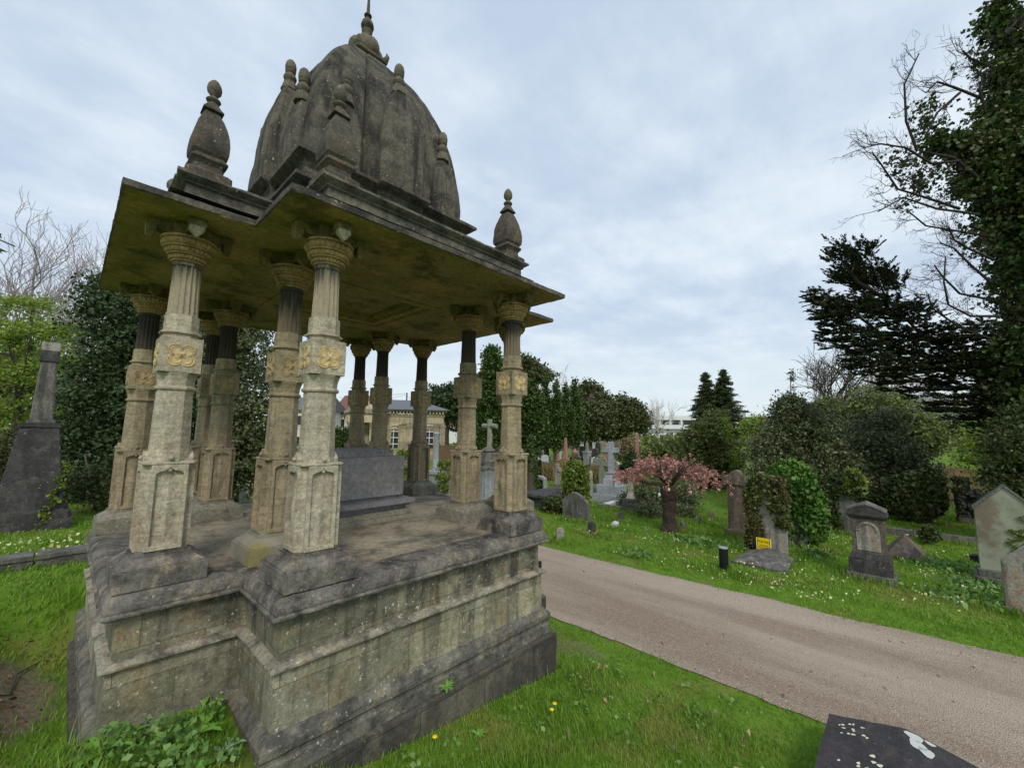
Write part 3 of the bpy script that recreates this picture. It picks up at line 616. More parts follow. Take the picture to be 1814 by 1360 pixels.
def outline(kind,w,h):
    a=w/2
    if kind=='gothic': return [(-a,0),(a,0),(a,h*.62)]+[(a*(1-(k/8)**1.7),h*.62+h*.38*k/8) for k in range(1,8)]+[(0,h)]+[(-a*(1-(k/8)**1.7),h*.62+h*.38*k/8) for k in range(7,0,-1)]+[(-a,h*.62)]
    if kind=='round': return [(-a,0),(a,0)]+[(a*math.cos(t),h-a+a*math.sin(t)) for t in [PI*k/16 for k in range(17)]]
    if kind=='arch': return [(-a,0),(a,0),(a,h*.8)]+[(a*math.cos(t),h*.8+h*.2*math.sin(t)) for t in [PI*k/12 for k in range(1,12)]]+[(-a,h*.8)]
    if kind=='gable': return [(-a,0),(a,0),(a,h*.72),(0,h),(-a,h*.72)]
    if kind=='scroll':
        f=lambda x: h*(.86+(.14*math.sqrt(max(0,1-(x/(a*.5))**2)) if abs(x)<a*.48 else .065*math.sqrt(max(0,1-((abs(x)-a*.73)/(a*.27))**2))))
        return [(-a,0),(a,0),(a,h*.85)]+[(a*(1-k/20),f(a*(1-k/20))) for k in range(1,40)]+[(-a,h*.85)]
        pts=[]
        pts+=[(a*.5+a*.45*math.cos(t),h*.86+h*.06*math.sin(t)) for t in [PI*k/6 for k in range(1,6)]]
        pts+=[(a*.48*math.cos(t),h*.88+h*.12*math.sin(t)) for t in [PI*k/8 for k in range(0,9)]]
        pts+=[(-a*.5+a*.45*math.cos(t),h*.86+h*.06*math.sin(t)) for t in [PI*k/6 for k in range(1,6)]]
        return pts+[(-a,h*.86),(-a,h*.80)]
    if kind=='shoulder': return [(-a,0),(a,0),(a,h*.8),(a*.72,h*.83)]+[(a*.66*math.cos(t),h*.85+h*.15*math.sin(t)) for t in [PI*k/10 for k in range(11)]]+[(-a*.72,h*.83),(-a,h*.8)]
    return [(-a,0),(a,0),(a,h),(-a,h)]
def slab(t,kind,w,h,th,mat,part='headstone',z=0.,rough=True,y=0.,tilt=0.):
    m=MB(); m.prism(outline(kind,w,h),y-th/2,y+th/2,(0,0,z)); o=m.build(part,mat,t,bevel=0 if rough else .012,rough=(max(.05,w/14),.004,5.,RS.rand()*9) if rough else None)
    if tilt: o.rotation_euler=(tilt,0,0)
    return o
def cross(m,w,h,t,y=0.,z=0.,th=None,ring=0.,ah=.70):
    th=th or t; a=t/2
    m.box(-a,a,y-th/2,y+th/2,z,z+h); m.box(-w/2,-a,y-th/2+.002,y+th/2-.002,z+h*ah-a,z+h*ah+a); m.box(a,w/2,y-th/2+.002,y+th/2-.002,z+h*ah-a,z+h*ah+a)
    if ring:
        for k in range(24):
            t0,t1=2*PI*k/24,2*PI*(k+1)/24; q=[]
            for tt,rr in ((t0,ring*.82),(t0,ring),(t1,ring),(t1,ring*.82)): q.append((rr*math.cos(tt),z+h*ah+rr*math.sin(tt)))
            m.prism(q,y-th*.3,y+th*.3)
def steps(t,dims,mat,part='step'):
    z=0
    for a,b,h in dims:
        m=MB(); m.cbox(0,0,z-.05 if z==0 else z,a/2,b/2,h+(.05 if z==0 else 0)); m.build(part,mat,t,bevel=.01); z+=h
    return z
def coped(m,a,b,z0,z1,hip=.25):
    m.loft([[(-a,-b,z0-.1),(a,-b,z0-.1),(a,b,z0-.1),(-a,b,z0-.1)],[(-a,-b,z0),(a,-b,z0),(a,b,z0),(-a,b,z0)],[(-.004,-b+hip,z1),(.004,-b+hip,z1),(.004,b-hip,z1),(-.004,b-hip,z1)]])
def obel(t,w,h,mat,ped,z,top=.6,part='obelisk'):
    m=MB(); a=w/2; b=a*top
    m.loft([[(x*q,y*q,zz) for x,y in ((-1,-1),(1,-1),(1,1),(-1,1))] for q,zz in ((a,z),(b,z+h*.93),(.004,z+h))]); return m.build(part,mat,t,bevel=.008)
def pedestal(t,w,h,mat,z=0,part='pedestal'):
    m=MB(); a=w/2; m.cbox(0,0,z-.03,a*1.25,a*1.25,h*.15+.03); m.cbox(0,0,z+h*.15,a,a,h*.72); m.cbox(0,0,z+h*.87,a*1.18,a*1.18,h*.13); m.build(part,mat,t,bevel=.01); return z+h
def ivyon(t,name,boxes,n,leaf,mat,label=None):
    """ivy over local boxes (x0,x1,y0,y1,z0,z1): leaves lie over their surfaces"""
    c,s=math.cos(t.rotation_euler.z),math.sin(t.rotation_euler.z); out=[]
    for (x0,x1,y0,y1,z0,z1) in boxes:
        k=n//len(boxes); p=RS.rand(k,3)*2-1; q=np.abs(p)**.25*np.sign(p); 
        p=np.where(RS.rand(k,1)<.8,q/np.maximum(1,(np.abs(q)**3).sum(1)[:,None]**(1/3)),p*.9)
        x=(x0+x1)/2+p[:,0]*(x1-x0)/2; y=(y0+y1)/2+p[:,1]*(y1-y0)/2; z=(z0+z1)/2+p[:,2]*(z1-z0)/2
        out.append(np.stack([x,y,z],1)+RS.randn(k,3)*.035)
    p=np.concatenate(out); p=p[p[:,2]>0]; r=t.rotation_euler.z; o=leafmesh(name,p,leaf,mat,None,.8); o.parent=t
    if label: o['label']=label
    return o
def textmesh(s,size,mat,parent,loc,rot,name='lettering'):
    cu=bpy.data.curves.new(name,'FONT'); cu.body=s; cu.size=size; cu.align_x='CENTER'; cu.align_y='CENTER'; cu.extrude=.0008
    tmp=bpy.data.objects.new('tmp',cu); COL.objects.link(tmp); bpy.context.view_layer.update()
    me=bpy.data.meshes.new_from_object(tmp.evaluated_get(bpy.context.evaluated_depsgraph_get())); bpy.data.objects.remove(tmp); bpy.data.curves.remove(cu)
    me.materials.clear(); me.materials.append(mat); o=bpy.data.objects.new(name,me); COL.objects.link(o); o.parent=parent; o.location=loc; o.rotation_euler=rot; return o
# ------------------------------------------------------------------ near right: the graves across the path
t,s,w=st('pedestal_gravestone','dark gabled pedestal gravestone with a pale carved arched panel, nearest the path','gravestone',1545,1024)
W=86*w; Z=steps(t,[(W*1.04,.50,11*s)],M['ggrey'],'base')
m=MB(); m.cbox(0,0,Z,W*.45,.21,22*s); m.lz([(W*.43,.20,Z+22*s),(W*.43,.20,Z+26*s),(W*.36,.155,Z+35*s)],lambda a,b:[(-a,-b),(a,-b),(a,b),(-a,b)]); m.build('plinth',M['gdark'],t,bevel=.008)
z=Z+35*s; h=58*s
m=MB(); m.lz([(W*.355,.15,z),(W*.345,.148,z+h*.5),(W*.365,.155,z+h)],lambda a,b:[(-a,-b),(a,-b),(a,b),(-a,b)]); m.build('die',M['gbrown'],t,rough=(.06,.003,6))
m=MB(); q=outline('round',W*.50,h*.86); m.prism(q,-.162,-.15,(0,0,z+h*.06)); m.build('inscription_panel',M['gpale'],t,bevel=.006)
m=MB(); 
for k in range(11):
    tt=PI*k/10; m.sphere((W*.19*math.cos(tt),-.165,z+h*.66+W*.19*math.sin(tt)),.022,7,5)
m.build('carved_wreath',M['gpale'],t,smooth=True)
m=MB(); z+=h; m.lz([(W*.37,.16,z),(W*.42,.20,z+4*s),(W*.44,.215,z+7*s),(W*.44,.215,z+9*s)],lambda a,b:[(-a,-b),(a,-b),(a,b),(-a,b)]); m.prism([(-W*.42,z+9*s),(W*.42,z+9*s),(W*.40,z+14*s),(0,z+25*s),(-W*.40,z+14*s)],-.19,.19); m.build('cornice',M['gdark'],t,bevel=.006)
m=MB(); a=W*.42
for sg in (-1,1): m.loft([[(sg*a,-.2,z+13*s),(sg*a,.2,z+13*s),(sg*a,.2,z+16*s),(sg*a,-.2,z+16*s)],[(0,-.2,z+25*s),(0,.2,z+25*s),(0,.2,z+28*s),(0,-.2,z+28*s)]])
m.build('gable_coping',M['ggrey'],t,bevel=.004)
# big gabled stone at the right edge
def rusty():
    t=NT('green stone with rust stain'); p=t.pos(); g=t.noise(p,22.,6,.7)
    col=t.mix(t.ramp(t.noise(p,2.5,6),.35,.65),(.33,.345,.25),(.25,.265,.19)); col=t.mix(t.ramp(t.noise(p,9.,6),.55,.7,0,.5),col,(.16,.15,.11))
    gl,_=at_(1733,920); sb=t.n('ShaderNodeVectorMath',operation='SUBTRACT'); t.L(p,sb.inputs[0]); sb.inputs[1].default_value=(gx0,gy0,1.12)
    mp=t.n('ShaderNodeMapping'); mp.inputs['Scale'].default_value=(0,4.2,1.9); t.L(sb.outputs[0],mp.inputs[0]); ln=t.n('ShaderNodeVectorMath',operation='LENGTH'); t.L(mp.outputs[0],ln.inputs[0])
    k=t.ramp(t.math('ADD',ln.outputs['Value'],t.math('MULTIPLY',t.math('SUBTRACT',t.noise(p,6.,5),.5),2.4)),.40,1.05,.6,0); col=t.mix(k,col,t.mix(g,(.10,.05,.036),(.20,.10,.07)))
    return t.finish(col,.9,g,.4,.01)
gx0=G(1728,1040).x; gy0=G(1738,1035).y-.12; M['rusty']=rusty()
t,s,w=st('gabled_headstone','tall pale green gabled headstone with a rust stain, at the right edge of the lawn','gravestone',1797,1040)
W=128*w
steps(t,[(W*1.12,.5,14*s)],M['ggrey'],'base'); steps(t,[(W*1.04,.36,26*s)],M['ggrey'],'base_step')
hh=148*s; slab(t,'gable',W*.94,hh,.15,M['rusty'],'headstone',26*s)
m=MB(); a=W*.47
for sg in (-1,1): m.loft([[(sg*(a+.02),-.1,26*s+hh*.72-.02),(sg*(a+.02),.1,26*s+hh*.72-.02),(sg*(a+.02),.1,26*s+hh*.72+.025),(sg*(a+.02),-.1,26*s+hh*.72+.025)],[(0,-.1,26*s+hh),(0,.1,26*s+hh),(0,.1,26*s+hh+.05),(0,-.1,26*s+hh+.05)]])
m.build('gable_coping',M['ggrey'],t,bevel=.006)
for (x0,z0,L_) in ((.02,.25,.55),(.2,.35,.7)):
    p=[(x0*W+.07*math.sin(k*.3)+RS.randn()*.02+.002*k,-.095,26*s+hh*z0+hh*L_*.012*k+RS.randn()*.012) for k in range(40) for _ in range(5)]
    o=leafmesh('ivy_strand',p,.035,M['ivyy'],None,.8); o.parent=t
t,s,w=st('flower_vase','small dark square grave vase beside the tall gabled headstone','vase',1729,1000)
m=MB(); m.loft([[(x*q,y*q,z) for x,y in((-1,-1),(1,-1),(1,1),(-1,1))] for q,z in ((.055,0),(.075,.02),(.07,.15),(.085,.16),(.085,.19),(.05,.19),(.05,.15))],True); m.build('vase_body',M['blackg'],t,bevel=.004)
m=MB(); m.cbox(0,0,.0,.1,.1,.018); m.build('foot_slab',M['ggrey'],t,bevel=.004)
t,s,w=st('rounded_headstone','low pale headstone with sloping shoulders cut by the right edge of the photo','gravestone',1840,1095)
slab(t,'gable',118*w,128*s,.13,M['gpale'])
# ivy draped stone with sign and ledger
M['ivyo']=leafmat('olive ivy leaves',(.045,.065,.018),(.16,.18,.05),(.11,.10,.035),.45,.08,spec=.25); M['ivyb']=leafmat('fresh ivy leaves',(.04,.10,.018),(.16,.30,.045),(.07,.16,.025),.42,.12,spec=.3)
t,s,w=st('gothic_headstone','pointed headstone draped with dark ivy behind the coped ledger and yellow sign','gravestone',1365,982)
W=62*w; hh=120*s; slab(t,'gothic',W,hh,.14,M['gpale'])
L=[(-W*.62,-W*.30,-.16,.14,0,hh*1.05),(-W*.52,W*.52,-.18,.18,hh*.80,hh*1.14),(-W*.62,-W*.34,-.18,.16,hh*.1,hh*.9),(W*.08,W*.5,-.16,.14,hh*.62,hh*1.08),(W*.28,W*.56,-.13,.14,hh*.40,hh*.9),(-W*.34,-W*.18,-.15,.1,hh*.15,hh*1.0)]
ivyon(t,'ivy',L,16000,.06,M['ivyo'])
sg=thing('warning_sign','yellow warning sign standing against the ivy draped headstone','sign',(t.location.x-.24,t.location.y+6*w,0),-PI/2)
M['yellow']=plain('yellow plastic',(.85,.60,.01),.4,.03); M['paley']=plain('pale yellow edge',(.9,.78,.30),.4,.02); M['ink']=plain('black ink',(.03,.02,.01),.6)
sh=20*s; sw=27*w; z0=11*s
m=MB(); m.box(-sw/2,sw/2,-.006,0,z0,z0+sh); m.build('panel',M['yellow'],sg,bevel=.003)
for x in (-1,1):
    m=MB(); m.box(x*sw*.45-.008,x*sw*.45+.008,-.010,-.0065,z0,z0+sh); m.build('side_strip',M['paley'],sg)
    m=MB(); m.box(x*sw*.405-.003,x*sw*.405+.003,-.010,-.0065,z0,z0+sh); m.build('border_line',M['ink'],sg)
for tx,sz,zz in (('Warning',.085,.70),('Unstable',.05,.36),('Monument',.05,.18)): textmesh(tx,sz*sw/.31,M['ink'],sg,(0,-.0075,z0+sh*zz),(PI/2,0,0))
a_,b_,c_=G(1296,1004),G(1385,1015),G(1393,985)
t=thing('coped_ledger','low grey coped ledger stone lying before the yellow warning sign','gravestone',((a_.x+c_.x)/2-.1,(a_.y+b_.y)/2,0),-PI/2)
m=MB(); m.loft([[(-.46,-.42,-.1),(.46,-.42,-.1),(.40,.62,-.1),(-.40,.62,-.1)],[(-.46,-.42,.05),(.46,-.42,.05),(.40,.62,.06),(-.40,.62,.06)],[(-.03,-.1,.17),(.03,-.1,.17),(.03,.55,.19),(-.03,.55,.19)]]); m.build('ledger_stone',M['ggrey'],t,rough=(.07,.004,5))
# bollard
t,s,w=st('bollard_light','short black cylindrical bollard light with a grey cap by the path','bollard',1283,1011)
M['blackm']=plain('black painted metal',(.010,.011,.013),.35,.1); M['greycap']=plain('grey cap',(.30,.33,.36),.5)
m=MB(); m.lathe([(.078,-.1),(.078,.40)],28); m.lathe([(.079,.14),(.0795,.145),(.0795,.165),(.079,.17)],28); m.build('post',M['blackm'],t,auto=40); m=MB(); m.lathe([(.078,.401),(.080,.404),(.080,.414),(.074,.420),(.002,.421)],28); m.build('cap',M['greycap'],t,auto=40)
# brown stone with scrolled head
t,s,w=st('scrolled_headstone','tall brown headstone with a triple curved head beside the ivy draped stone','gravestone',1310,948)
Z=steps(t,[(44*w,.40,11*s)],M['gbrown'],'base'); slab(t,'',35*w,78*s,.17,M['gbrown'],'headstone',Z)
m=MB(); lb=lambda x: max(9*s,(9*s+17*s*math.sqrt(max(0,1-(x/.50)**2))) if abs(x)<.5 else (9*s+7*s*math.sqrt(max(0,1-((abs(x)-.74)/.24)**2)))); o_=[(-21*w,0),(21*w,0),(26*w,8*s)]+[(26*w*(1-k/24),lb(1-k/24)) for k in range(1,48)]+[(-26*w,8*s)]
m.prism(o_,-.13,.13,(0,0,Z+77*s)); m.build('scrolled_head',M['gbrown'],t,bevel=.008)
# big ivy mound
def ivymound(label,px,yb,blobs,n,leaf,mat,D,grp=None,core=True):
    b=G(px,yb); t=thing('ivy_covered_stone',label,'ivy',(b.x,b.y,0),-PI/2,grp)
    bb=[(P(x,y,D),(.6*r*D/F,fx*r*D/F,fz*r*D/F)) for x,y,r,fx,fz in blobs]
    p=clumps(bb,int(n*1.7)//14,14,.085,.16,.0,lump=.10); q=p-np.array(t.location); q=np.stack([-q[:,1],q[:,0],q[:,2]],1)
    o=leafmesh('ivy',q,leaf,mat,None,.85); o.parent=t
    m=MB()
    hs=max(c[0][2]+c[1][2]*.6 for c in bb); wd=max(c[1][1] for c in bb)
    m.prism(outline('gothic',wd*1.2,hs),-.08,.08); m.build('headstone',M['ggrey'],t)
    return t
ivymound('tall mound of glossy green ivy right of the yellow sign',1404,964,[(1402,852,34,1,1),(1412,890,38,1,1.1),(1414,930,36,1,1),(1398,834,18,1,1)],12000,.085,M['ivyb'],9.6)
t,s,w=st('leaning_headstone','grey pointed headstone under an arch of dark ivy, left of the pedestal gravestone','gravestone',1503,945)
slab(t,'gothic',40*w,72*s,.14,M['ggrey'])
ivyon(t,'ivy',[(-30*w,-12*w,-.2,.15,0,95*s),(-26*w,30*w,-.2,.2,70*s,105*s)],6000,.08,M['ivyd'])
ivyon(t,'yellow_ivy',[(-2*w,38*w,-.2,.15,75*s,98*s),(8*w,22*w,-.15,.1,90*s,112*s)],2600,.075,M['ivyy'],'yellow green ivy')
t,s,w=st('coped_stone','low weathered coped stone in the grass right of the pedestal gravestone','gravestone',1605,985)
m=MB(); coped(m,38*w,.45,.05,36*s,.25); m.build('ledger_stone',M['gbrown'],t,rough=(.08,.005,5))
ivymound('broad ivy smothered tomb in front of the dark bushes',1622,915,[(1622,868,32,1.1,1),(1645,855,20,1,1.2),(1615,895,30,1,1),(1650,890,18,1,1.3)],8000,.085,M['ivyd'],12.2)
ivymound('small stump of a stone wrapped in ivy near the kerb',1645,960,[(1645,946,9,1,1.3)],900,.05,M['ivyd'],9.6)
t,s,w=st('stone_kerb','long low grey kerb edging a grave plot behind the gabled headstone','kerb',1690,960,rz=-PI/2+.05)
m=MB(); m.box(-1.9,.9,-.08,.08,-.1,.16); m.build('kerb_stone',M['ggrey'],t,rough=(.1,.006,4))
t,s,w=st('rubble_monument','ruined rubble monument with ivy and a stump of a cross beside the lime shrub','monument',1722,925)
W=50*w
m=MB()
for k in range(46):
    x=RS.uniform(-W*.45,W*.45); z=RS.uniform(0,55*s)*(1-.35*abs(x)/W); a=.09+.08*RS.rand(); m.loft([[(x+a*.9*q*math.cos(tt),RS.uniform(-.1,.1)*0+.28*q*math.sin(tt)-.05,z+zz) for tt in [2*PI*i/7+k for i in range(7)]] for q,zz in ((.7,0),(1,.05),(.9,.12),(.5,.16))])
m.build('rubble',M['gdark'],t,rough=(.12,.012,5))
m=MB(); cross(m,16*w,34*s,7*w,z=45*s,ah=.7); m.cbox(0,0,20*s,9*w,.13,27*s); m.build('cross_stump',M['gdark'],t,bevel=.01)
ivyon(t,'ivy',[(-W*.55,-W*.1,-.3,.2,48*s,78*s),(-W*.5,W*.5,-.3,.25,10*s,40*s)],2200,.06,M['ivyd'])
m=MB(); m.cbox(0,0,0,W*.5,.35,9*s); m.build('base',M['ggrey'],t,rough=(.08,.006,5))
# pointed slab and ivy column left of the maple
t,s,w=st('gothic_headstone','small grey pointed headstone in front of the ivy column','gravestone',1021,921)
slab(t,'gothic',45*w,49*s,.12,M['ggrey'],tilt=.05); steps(t,[(50*w,.3,3*s)],M['ggrey'],'base')
ivymound('tall rounded column of pale edged ivy behind the small pointed headstone',1020,902,[(1020,848,24,1,1.1),(1020,875,25,1,1.2),(1019,832,18,1,1)],8500,.075,M['ivyy'],13.4)
ivymound('low ivy covered stone left of the small pointed headstone',982,907,[(982,893,20,1,.7)],2200,.06,M['ivyd'],12.8)
mk='small stone grave marker posts'
for (px,yb,h_,w_,lb,mt) in ((992,957,22,11,'stubby pinkish marker stone in the grass nearest the monument','gpale'),(1048,945,21,11,'dark leaning marker stump in front of the small pointed headstone','gdark'),(1100,925,18,8,'slanting grey marker post left of the maple','ggrey'),(1133,912,18,9,'dark round topped marker stump left of the maple trunk','gdark'),(1211,939,16,8,'grey marker post just right of the maple trunk','ggrey'),(1237,928,14,9,'grey marker post third from the maple trunk','ggrey'),(1260,919,15,9,'grey marker post nearest the brown headstone','gbrown')):
    t,s,w=st('marker_stone',lb,'marker stone',px,yb,-PI/2+RS.uniform(-.3,.3),mk); t.rotation_euler[1]=RS.uniform(-.12,.12)
    m=MB(); m.loft([[(x*w_*w/2*q,y*.07*q,z) for x,y in cham(1,.3)] for q,z in ((1,-.1),(1,h_*s*.75),(.85,h_*s*.93),(.4,h_*s))]); m.build('marker',M[mt],t,rough=(.03,.006,12,px))
t,s,w=st('white_stone','small pale boulder lying in the grass left of the maple','stone',1090,934,0)
m=MB(); m.sphere((0,0,.06),.11,12,8); m.build('boulder',M['whitem'],t,rough=(.03,.03,8))
# celtic cross with steps and kerbed plot
t,s,w=st('stepped_cross','grey granite cross with a shield on three steps beside the red maple','cross',1084,888,-PI/2+.1)
Z=steps(t,[(50*w,.95,14*s),(38*w,.75,15*s)],M['greym']); m=MB(); m.lz([(12*w,Z),(11*w,Z+9*s),(6.5*w,Z+19*s),(8*w,Z+20*s),(8*w,Z+22*s)],lambda h:cham(h,h*.1)); m.build('cross_base',M['greym'],t,bevel=.008)
m=MB(); cross(m,24*w*1.05,54*s,8*w,z=Z+22*s,ah=.72); m.build('cross_shaft',M['greym'],t,bevel=.008)
m=MB(); m.lathe([(.001,-.085),(.07,-.082),(.09,-.06),(.09,.0)],6); m.v=[(x,z,y+Z+22*s+54*s*.72) for x,y,z in m.v]; m.build('shield',M['ggrey'],t,auto=40)
t,s,w=st('grave_kerb','white and grey kerbed grave plot in front of the stepped cross','kerb',1085,902,-PI/2+.1)
m=MB(); ring_=[(-26*w,26*w,-.06,.06),(-26*w,-26*w+.12,.06,1.2),(26*w-.12,26*w,.06,1.2)]
for r in ring_: m.box(*r,-.05,.13)
m.build('kerb_stone',M['ggrey'],t,bevel=.01); m=MB(); m.box(-26*w+.14,-8*w,.1,.9,-.05,.15); m.build('ledger',M['whitem'],t,bevel=.01)
t,s,w=st('celtic_cross','mossy ringed stone cross on a rough base, left of the stepped cross','cross',1068,872)
m=MB(); cross(m,30*w,52*s,8*w,z=12*s,ring=10*s,ah=.75); m.build('cross_shaft',M['ggreen'],t,bevel=.01); m=MB(); m.lz([(14*w,-.05),(13*w,9*s),(7*w,15*s)],lambda h:cham(h,h*.1)); m.build('base',M['ggrey'],t,rough=(.1,.008,4))
t,s,w=st('worn_cross_shaft','broken pale cross shaft on a dark base under the maple branch','cross',1118,905)
m=MB(); m.loft([[(x*q,y*q,z) for x,y in((-1,-1),(1,-1),(1,1),(-1,1))] for q,z in ((6*w,22*s),(3.6*w,32*s),(3.*w,58*s))]); m.build('shaft',M['gpale'],t,bevel=.01)
m=MB(); cross(m,17*w,14*s,6*w,z=52*s,ah=.55); m.build('cross_arms',M['gpale'],t,bevel=.01); steps(t,[(26*w,.6,8*s),(20*w,.45,14*s)],M['gdark'],'base')
t,s,w=st('shaft_headstone','thin upright pale stone post directly right of the ivy column','gravestone',1047,885)
m=MB(); m.lz([(2.4*w,-.05),(2.*w,48*s),(.3*w,52*s)],lambda h:cham(h,h*.1)); m.build('post',M['gpale'],t,bevel=.01)
t,s,w=st('lawn_chest_tomb','dark low chest tomb just right of the monument corner','tomb',957,900,-PI/2)
m=MB(); m.cbox(0,.5,-.05,24*w,.8,24*s); m.build('chest',M['gdark'],t,rough=(.12,.006,4)); m=MB(); m.cbox(0,.5,24*s-.05,27*w,.9,5*s); m.build('lid',M['gdark'],t,bevel=.01)
t,s,w=st('polished_headstone','black inscribed headstone set in a rounded grey stone near the monument','gravestone',952,868)
slab(t,'arch',28*w,26*s,.2,M['greym'],rough=False); slab(t,'arch',24*w,22*s,.06,M['blackg'],'inscription_plate',0,False,-.12)
# hidden dark marker & leaning cross by the dry grass
t,s,w=st('small_cross','brown broken cross with a leaning arm in the dry grass left of the ivy column','cross',987,862)
m=MB(); cross(m,12*w,36*s,5*w,z=4*s,ah=.72); m.build('cross_shaft',M['gpale'],t,bevel=.01); steps(t,[(20*w,.4,5*s)],M['ggrey'],'base')
# ------------------------------------------------------------------ far graves
t,s,w=st('statue_monument','white marble statue on a tall pedestal, leftmost of the far graves','monument',967,824)
Z=steps(t,[(16*w,.55,8*s),(12*w,.42,7*s)],M['whitem']); m=MB(); m.lz([(3.6*w,Z),(3.2*w,Z+16*s),(4*w,Z+17*s),(4*w,Z+19*s)],lambda h:cham(h,h*.2)); m.build('pedestal',M['whitem'],t,bevel=.01)
m=MB(); z=Z+19*s; m.lathe([(2*w,z),(2.1*w,z+4*s),(1.6*w,z+7*s),(1.9*w,z+9*s),(.9*w,z+10.5*s),(1.1*w,z+12*s),(.2*w,z+13.5*s)],10); m.tube([(-1.8*w,0,z+8.5*s),(-2.6*w,-.05,z+6*s),(-.6*w,-.14,z+6*s)],.45*w,6); m.tube([(1.8*w,0,z+8.5*s),(2.4*w,-.05,z+6*s),(.6*w,-.14,z+6.4*s)],.45*w,6); m.build('statue',M['whitem'],t,auto=50)
for (px,yb,yt,pw,ph,lb,tp) in ((987,828,777,8,14,'slim pink granite obelisk, left one of the close pair',.75),(1002,829,775,9,18,'taller pink granite obelisk with a moulded pedestal, right one of the close pair',.55),(1130,842,766,10,28,'reddish granite obelisk behind the red maple',.6)):
    t,s,w=st('pink_obelisk',lb,'obelisk',px,yb); Z=pedestal(t,pw*w*.85,ph*s,M['pinkg']); obel(t,pw*w*.6,(yb-yt-ph)*s,M['pinkg'],0,Z,tp)
t,s,w=st('urn_pedestal','pink granite pedestal with a draped urn right of the two obelisks','monument',1018,828)
Z=pedestal(t,9*w,14*s,M['pinkg']); m=MB(); m.lathe([(2*w,Z),(2.4*w,Z+1.5*s),(3.1*w,Z+9*s),(4.6*w,Z+13*s),(4.6*w,Z+14*s),(2*w,Z+17*s),(2*w,Z+19*s),(.3*w,Z+20*s)],16); m.build('urn',M['pinkg'],t,auto=40)
t,s,w=st('figure_pedestal','grey stone pedestal with a mourning figure behind the ivy column','monument',1040,826)
Z=pedestal(t,9*w,27*s,M['greym']); m=MB(); m.lathe([(3.2*w,Z),(3*w,Z+6*s),(2.4*w,Z+11*s),(2.6*w,Z+13*s),(1*w,Z+15*s),(1.3*w,Z+16.5*s),(.2*w,Z+18*s)],10); m.tube([(2*w,0,Z+12*s),(3*w,-.1,Z+8*s),(1*w,-.2,Z+7*s)],.7*w,6); m.build('figure',M['ggreen'],t,auto=50)
t,s,w=st('canopied_pedestal','pink granite pedestal with a spired cap right of the dark slab','monument',1075,832)
Z=steps(t,[(13*w,.5,6*s)],M['gdark'],'base'); m=MB(); m.cbox(0,0,Z,4.6*w,4.6*w,12*s); m.build('die',M['blackg'],t,bevel=.01); m=MB(); m.cbox(0,0,Z+12*s,4.8*w,4.8*w,12*s); m.lz([(5*w,Z+24*s),(6.5*w,Z+25*s),(6.5*w,Z+26.5*s),(2.3*w,Z+31*s)],lambda h:cham(h,h*.1)); m.lathe([(2*w,Z+31*s),(2.4*w,Z+34*s),(1.*w,Z+36*s),(1.6*w,Z+38*s),(.2*w,Z+41*s)],12); m.build('spired_cap',M['pinkg'],t,bevel=.005)
far=[('far_headstone','tall dark grey slab headstone between the mourning figure and the spired pedestal',1055,828,11,34,'arch','gdark'),('far_headstone','wide low black headstone below the spired pedestal, right of the ivy column',1061,834,17,15,'','blackg'),('far_headstone','black polished headstone just behind the ivy column',1043,836,11,14,'arch','blackg'),('far_headstone','white headstone with two wings in front of the white statue',974,840,13,13,'scroll','whitem'),('far_headstone','black headstone with orange flowers beside the white statue',952,832,9,14,'arch','blackg'),('far_headstone','black low headstone at the foot of the white statue',963,828,9,10,'','blackg'),('far_headstone','grey headstone below the pair of pink obelisks',994,838,15,14,'','greym'),('far_headstone','dark rounded stone left of the white winged headstone',959,842,7,18,'round','gbrown'),('far_headstone','white tablet leaning at the foot of the reddish obelisk',1137,832,6,17,'','whitem'),('far_headstone','slim pinkish stone right of the white tablet',1144,836,4,18,'','pinkg'),('far_headstone','thin pale stone seen edge on beside the dark cypress bush',943,828,3,30,'gothic','whitem')]
for nm,lb,px,yb,w_,h_,k,mt in far:
    t,s,w=st(nm,lb,'gravestone',px,yb,group='far gravestones'); slab(t,k,w_*w,h_*s,.16,M[mt],rough=False); steps(t,[(w_*w*1.25,.35,2*s)],M['ggrey'],'base')
    if 'orange' in lb:
        o=leafmesh('flowers',RS.randn(120,3)*np.array([.25,.1,.1])+np.array([.3,-.25,.3]),.12,leafmat('orange flowers',(.7,.12,.02),(.8,.3,.05),None),None,.9); o.parent=t
rs2=random.Random(5)
kinds=[('arch','ggrey','small grey round topped headstone among the graves left of the red maple'),('gothic','gpale','small pale pointed headstone among the graves left of the red maple'),('','blackg','small black headstone among the graves left of the red maple'),('arch','whitem','small white headstone among the graves left of the red maple'),('shoulder','gbrown','small brown shouldered headstone among the graves left of the red maple')]
pk=[None]*5
for k in range(34):
    px=rs2.uniform(942,1165); yb=rs2.uniform(803,858); g=G(px,yb); q=k%5
    if pk[q] is None:
        t=thing('small_headstone',kinds[q][2],'gravestone',(g.x,g.y,0),-PI/2,'small headstones left of the maple'); slab(t,kinds[q][0],.6,.85,.14,M[kinds[q][1]],rough=False); steps(t,[(.75,.35,.08)],M['ggrey'],'base'); pk[q]=t
    else: t=copy_tree(pk[q]); t.location=(g.x,g.y,0); t.rotation_euler=(0,rs2.uniform(-.06,.06),-PI/2+rs2.uniform(-.25,.25)); t.scale=(rs2.uniform(.8,1.25),1,rs2.uniform(.7,1.35))
hill=[]
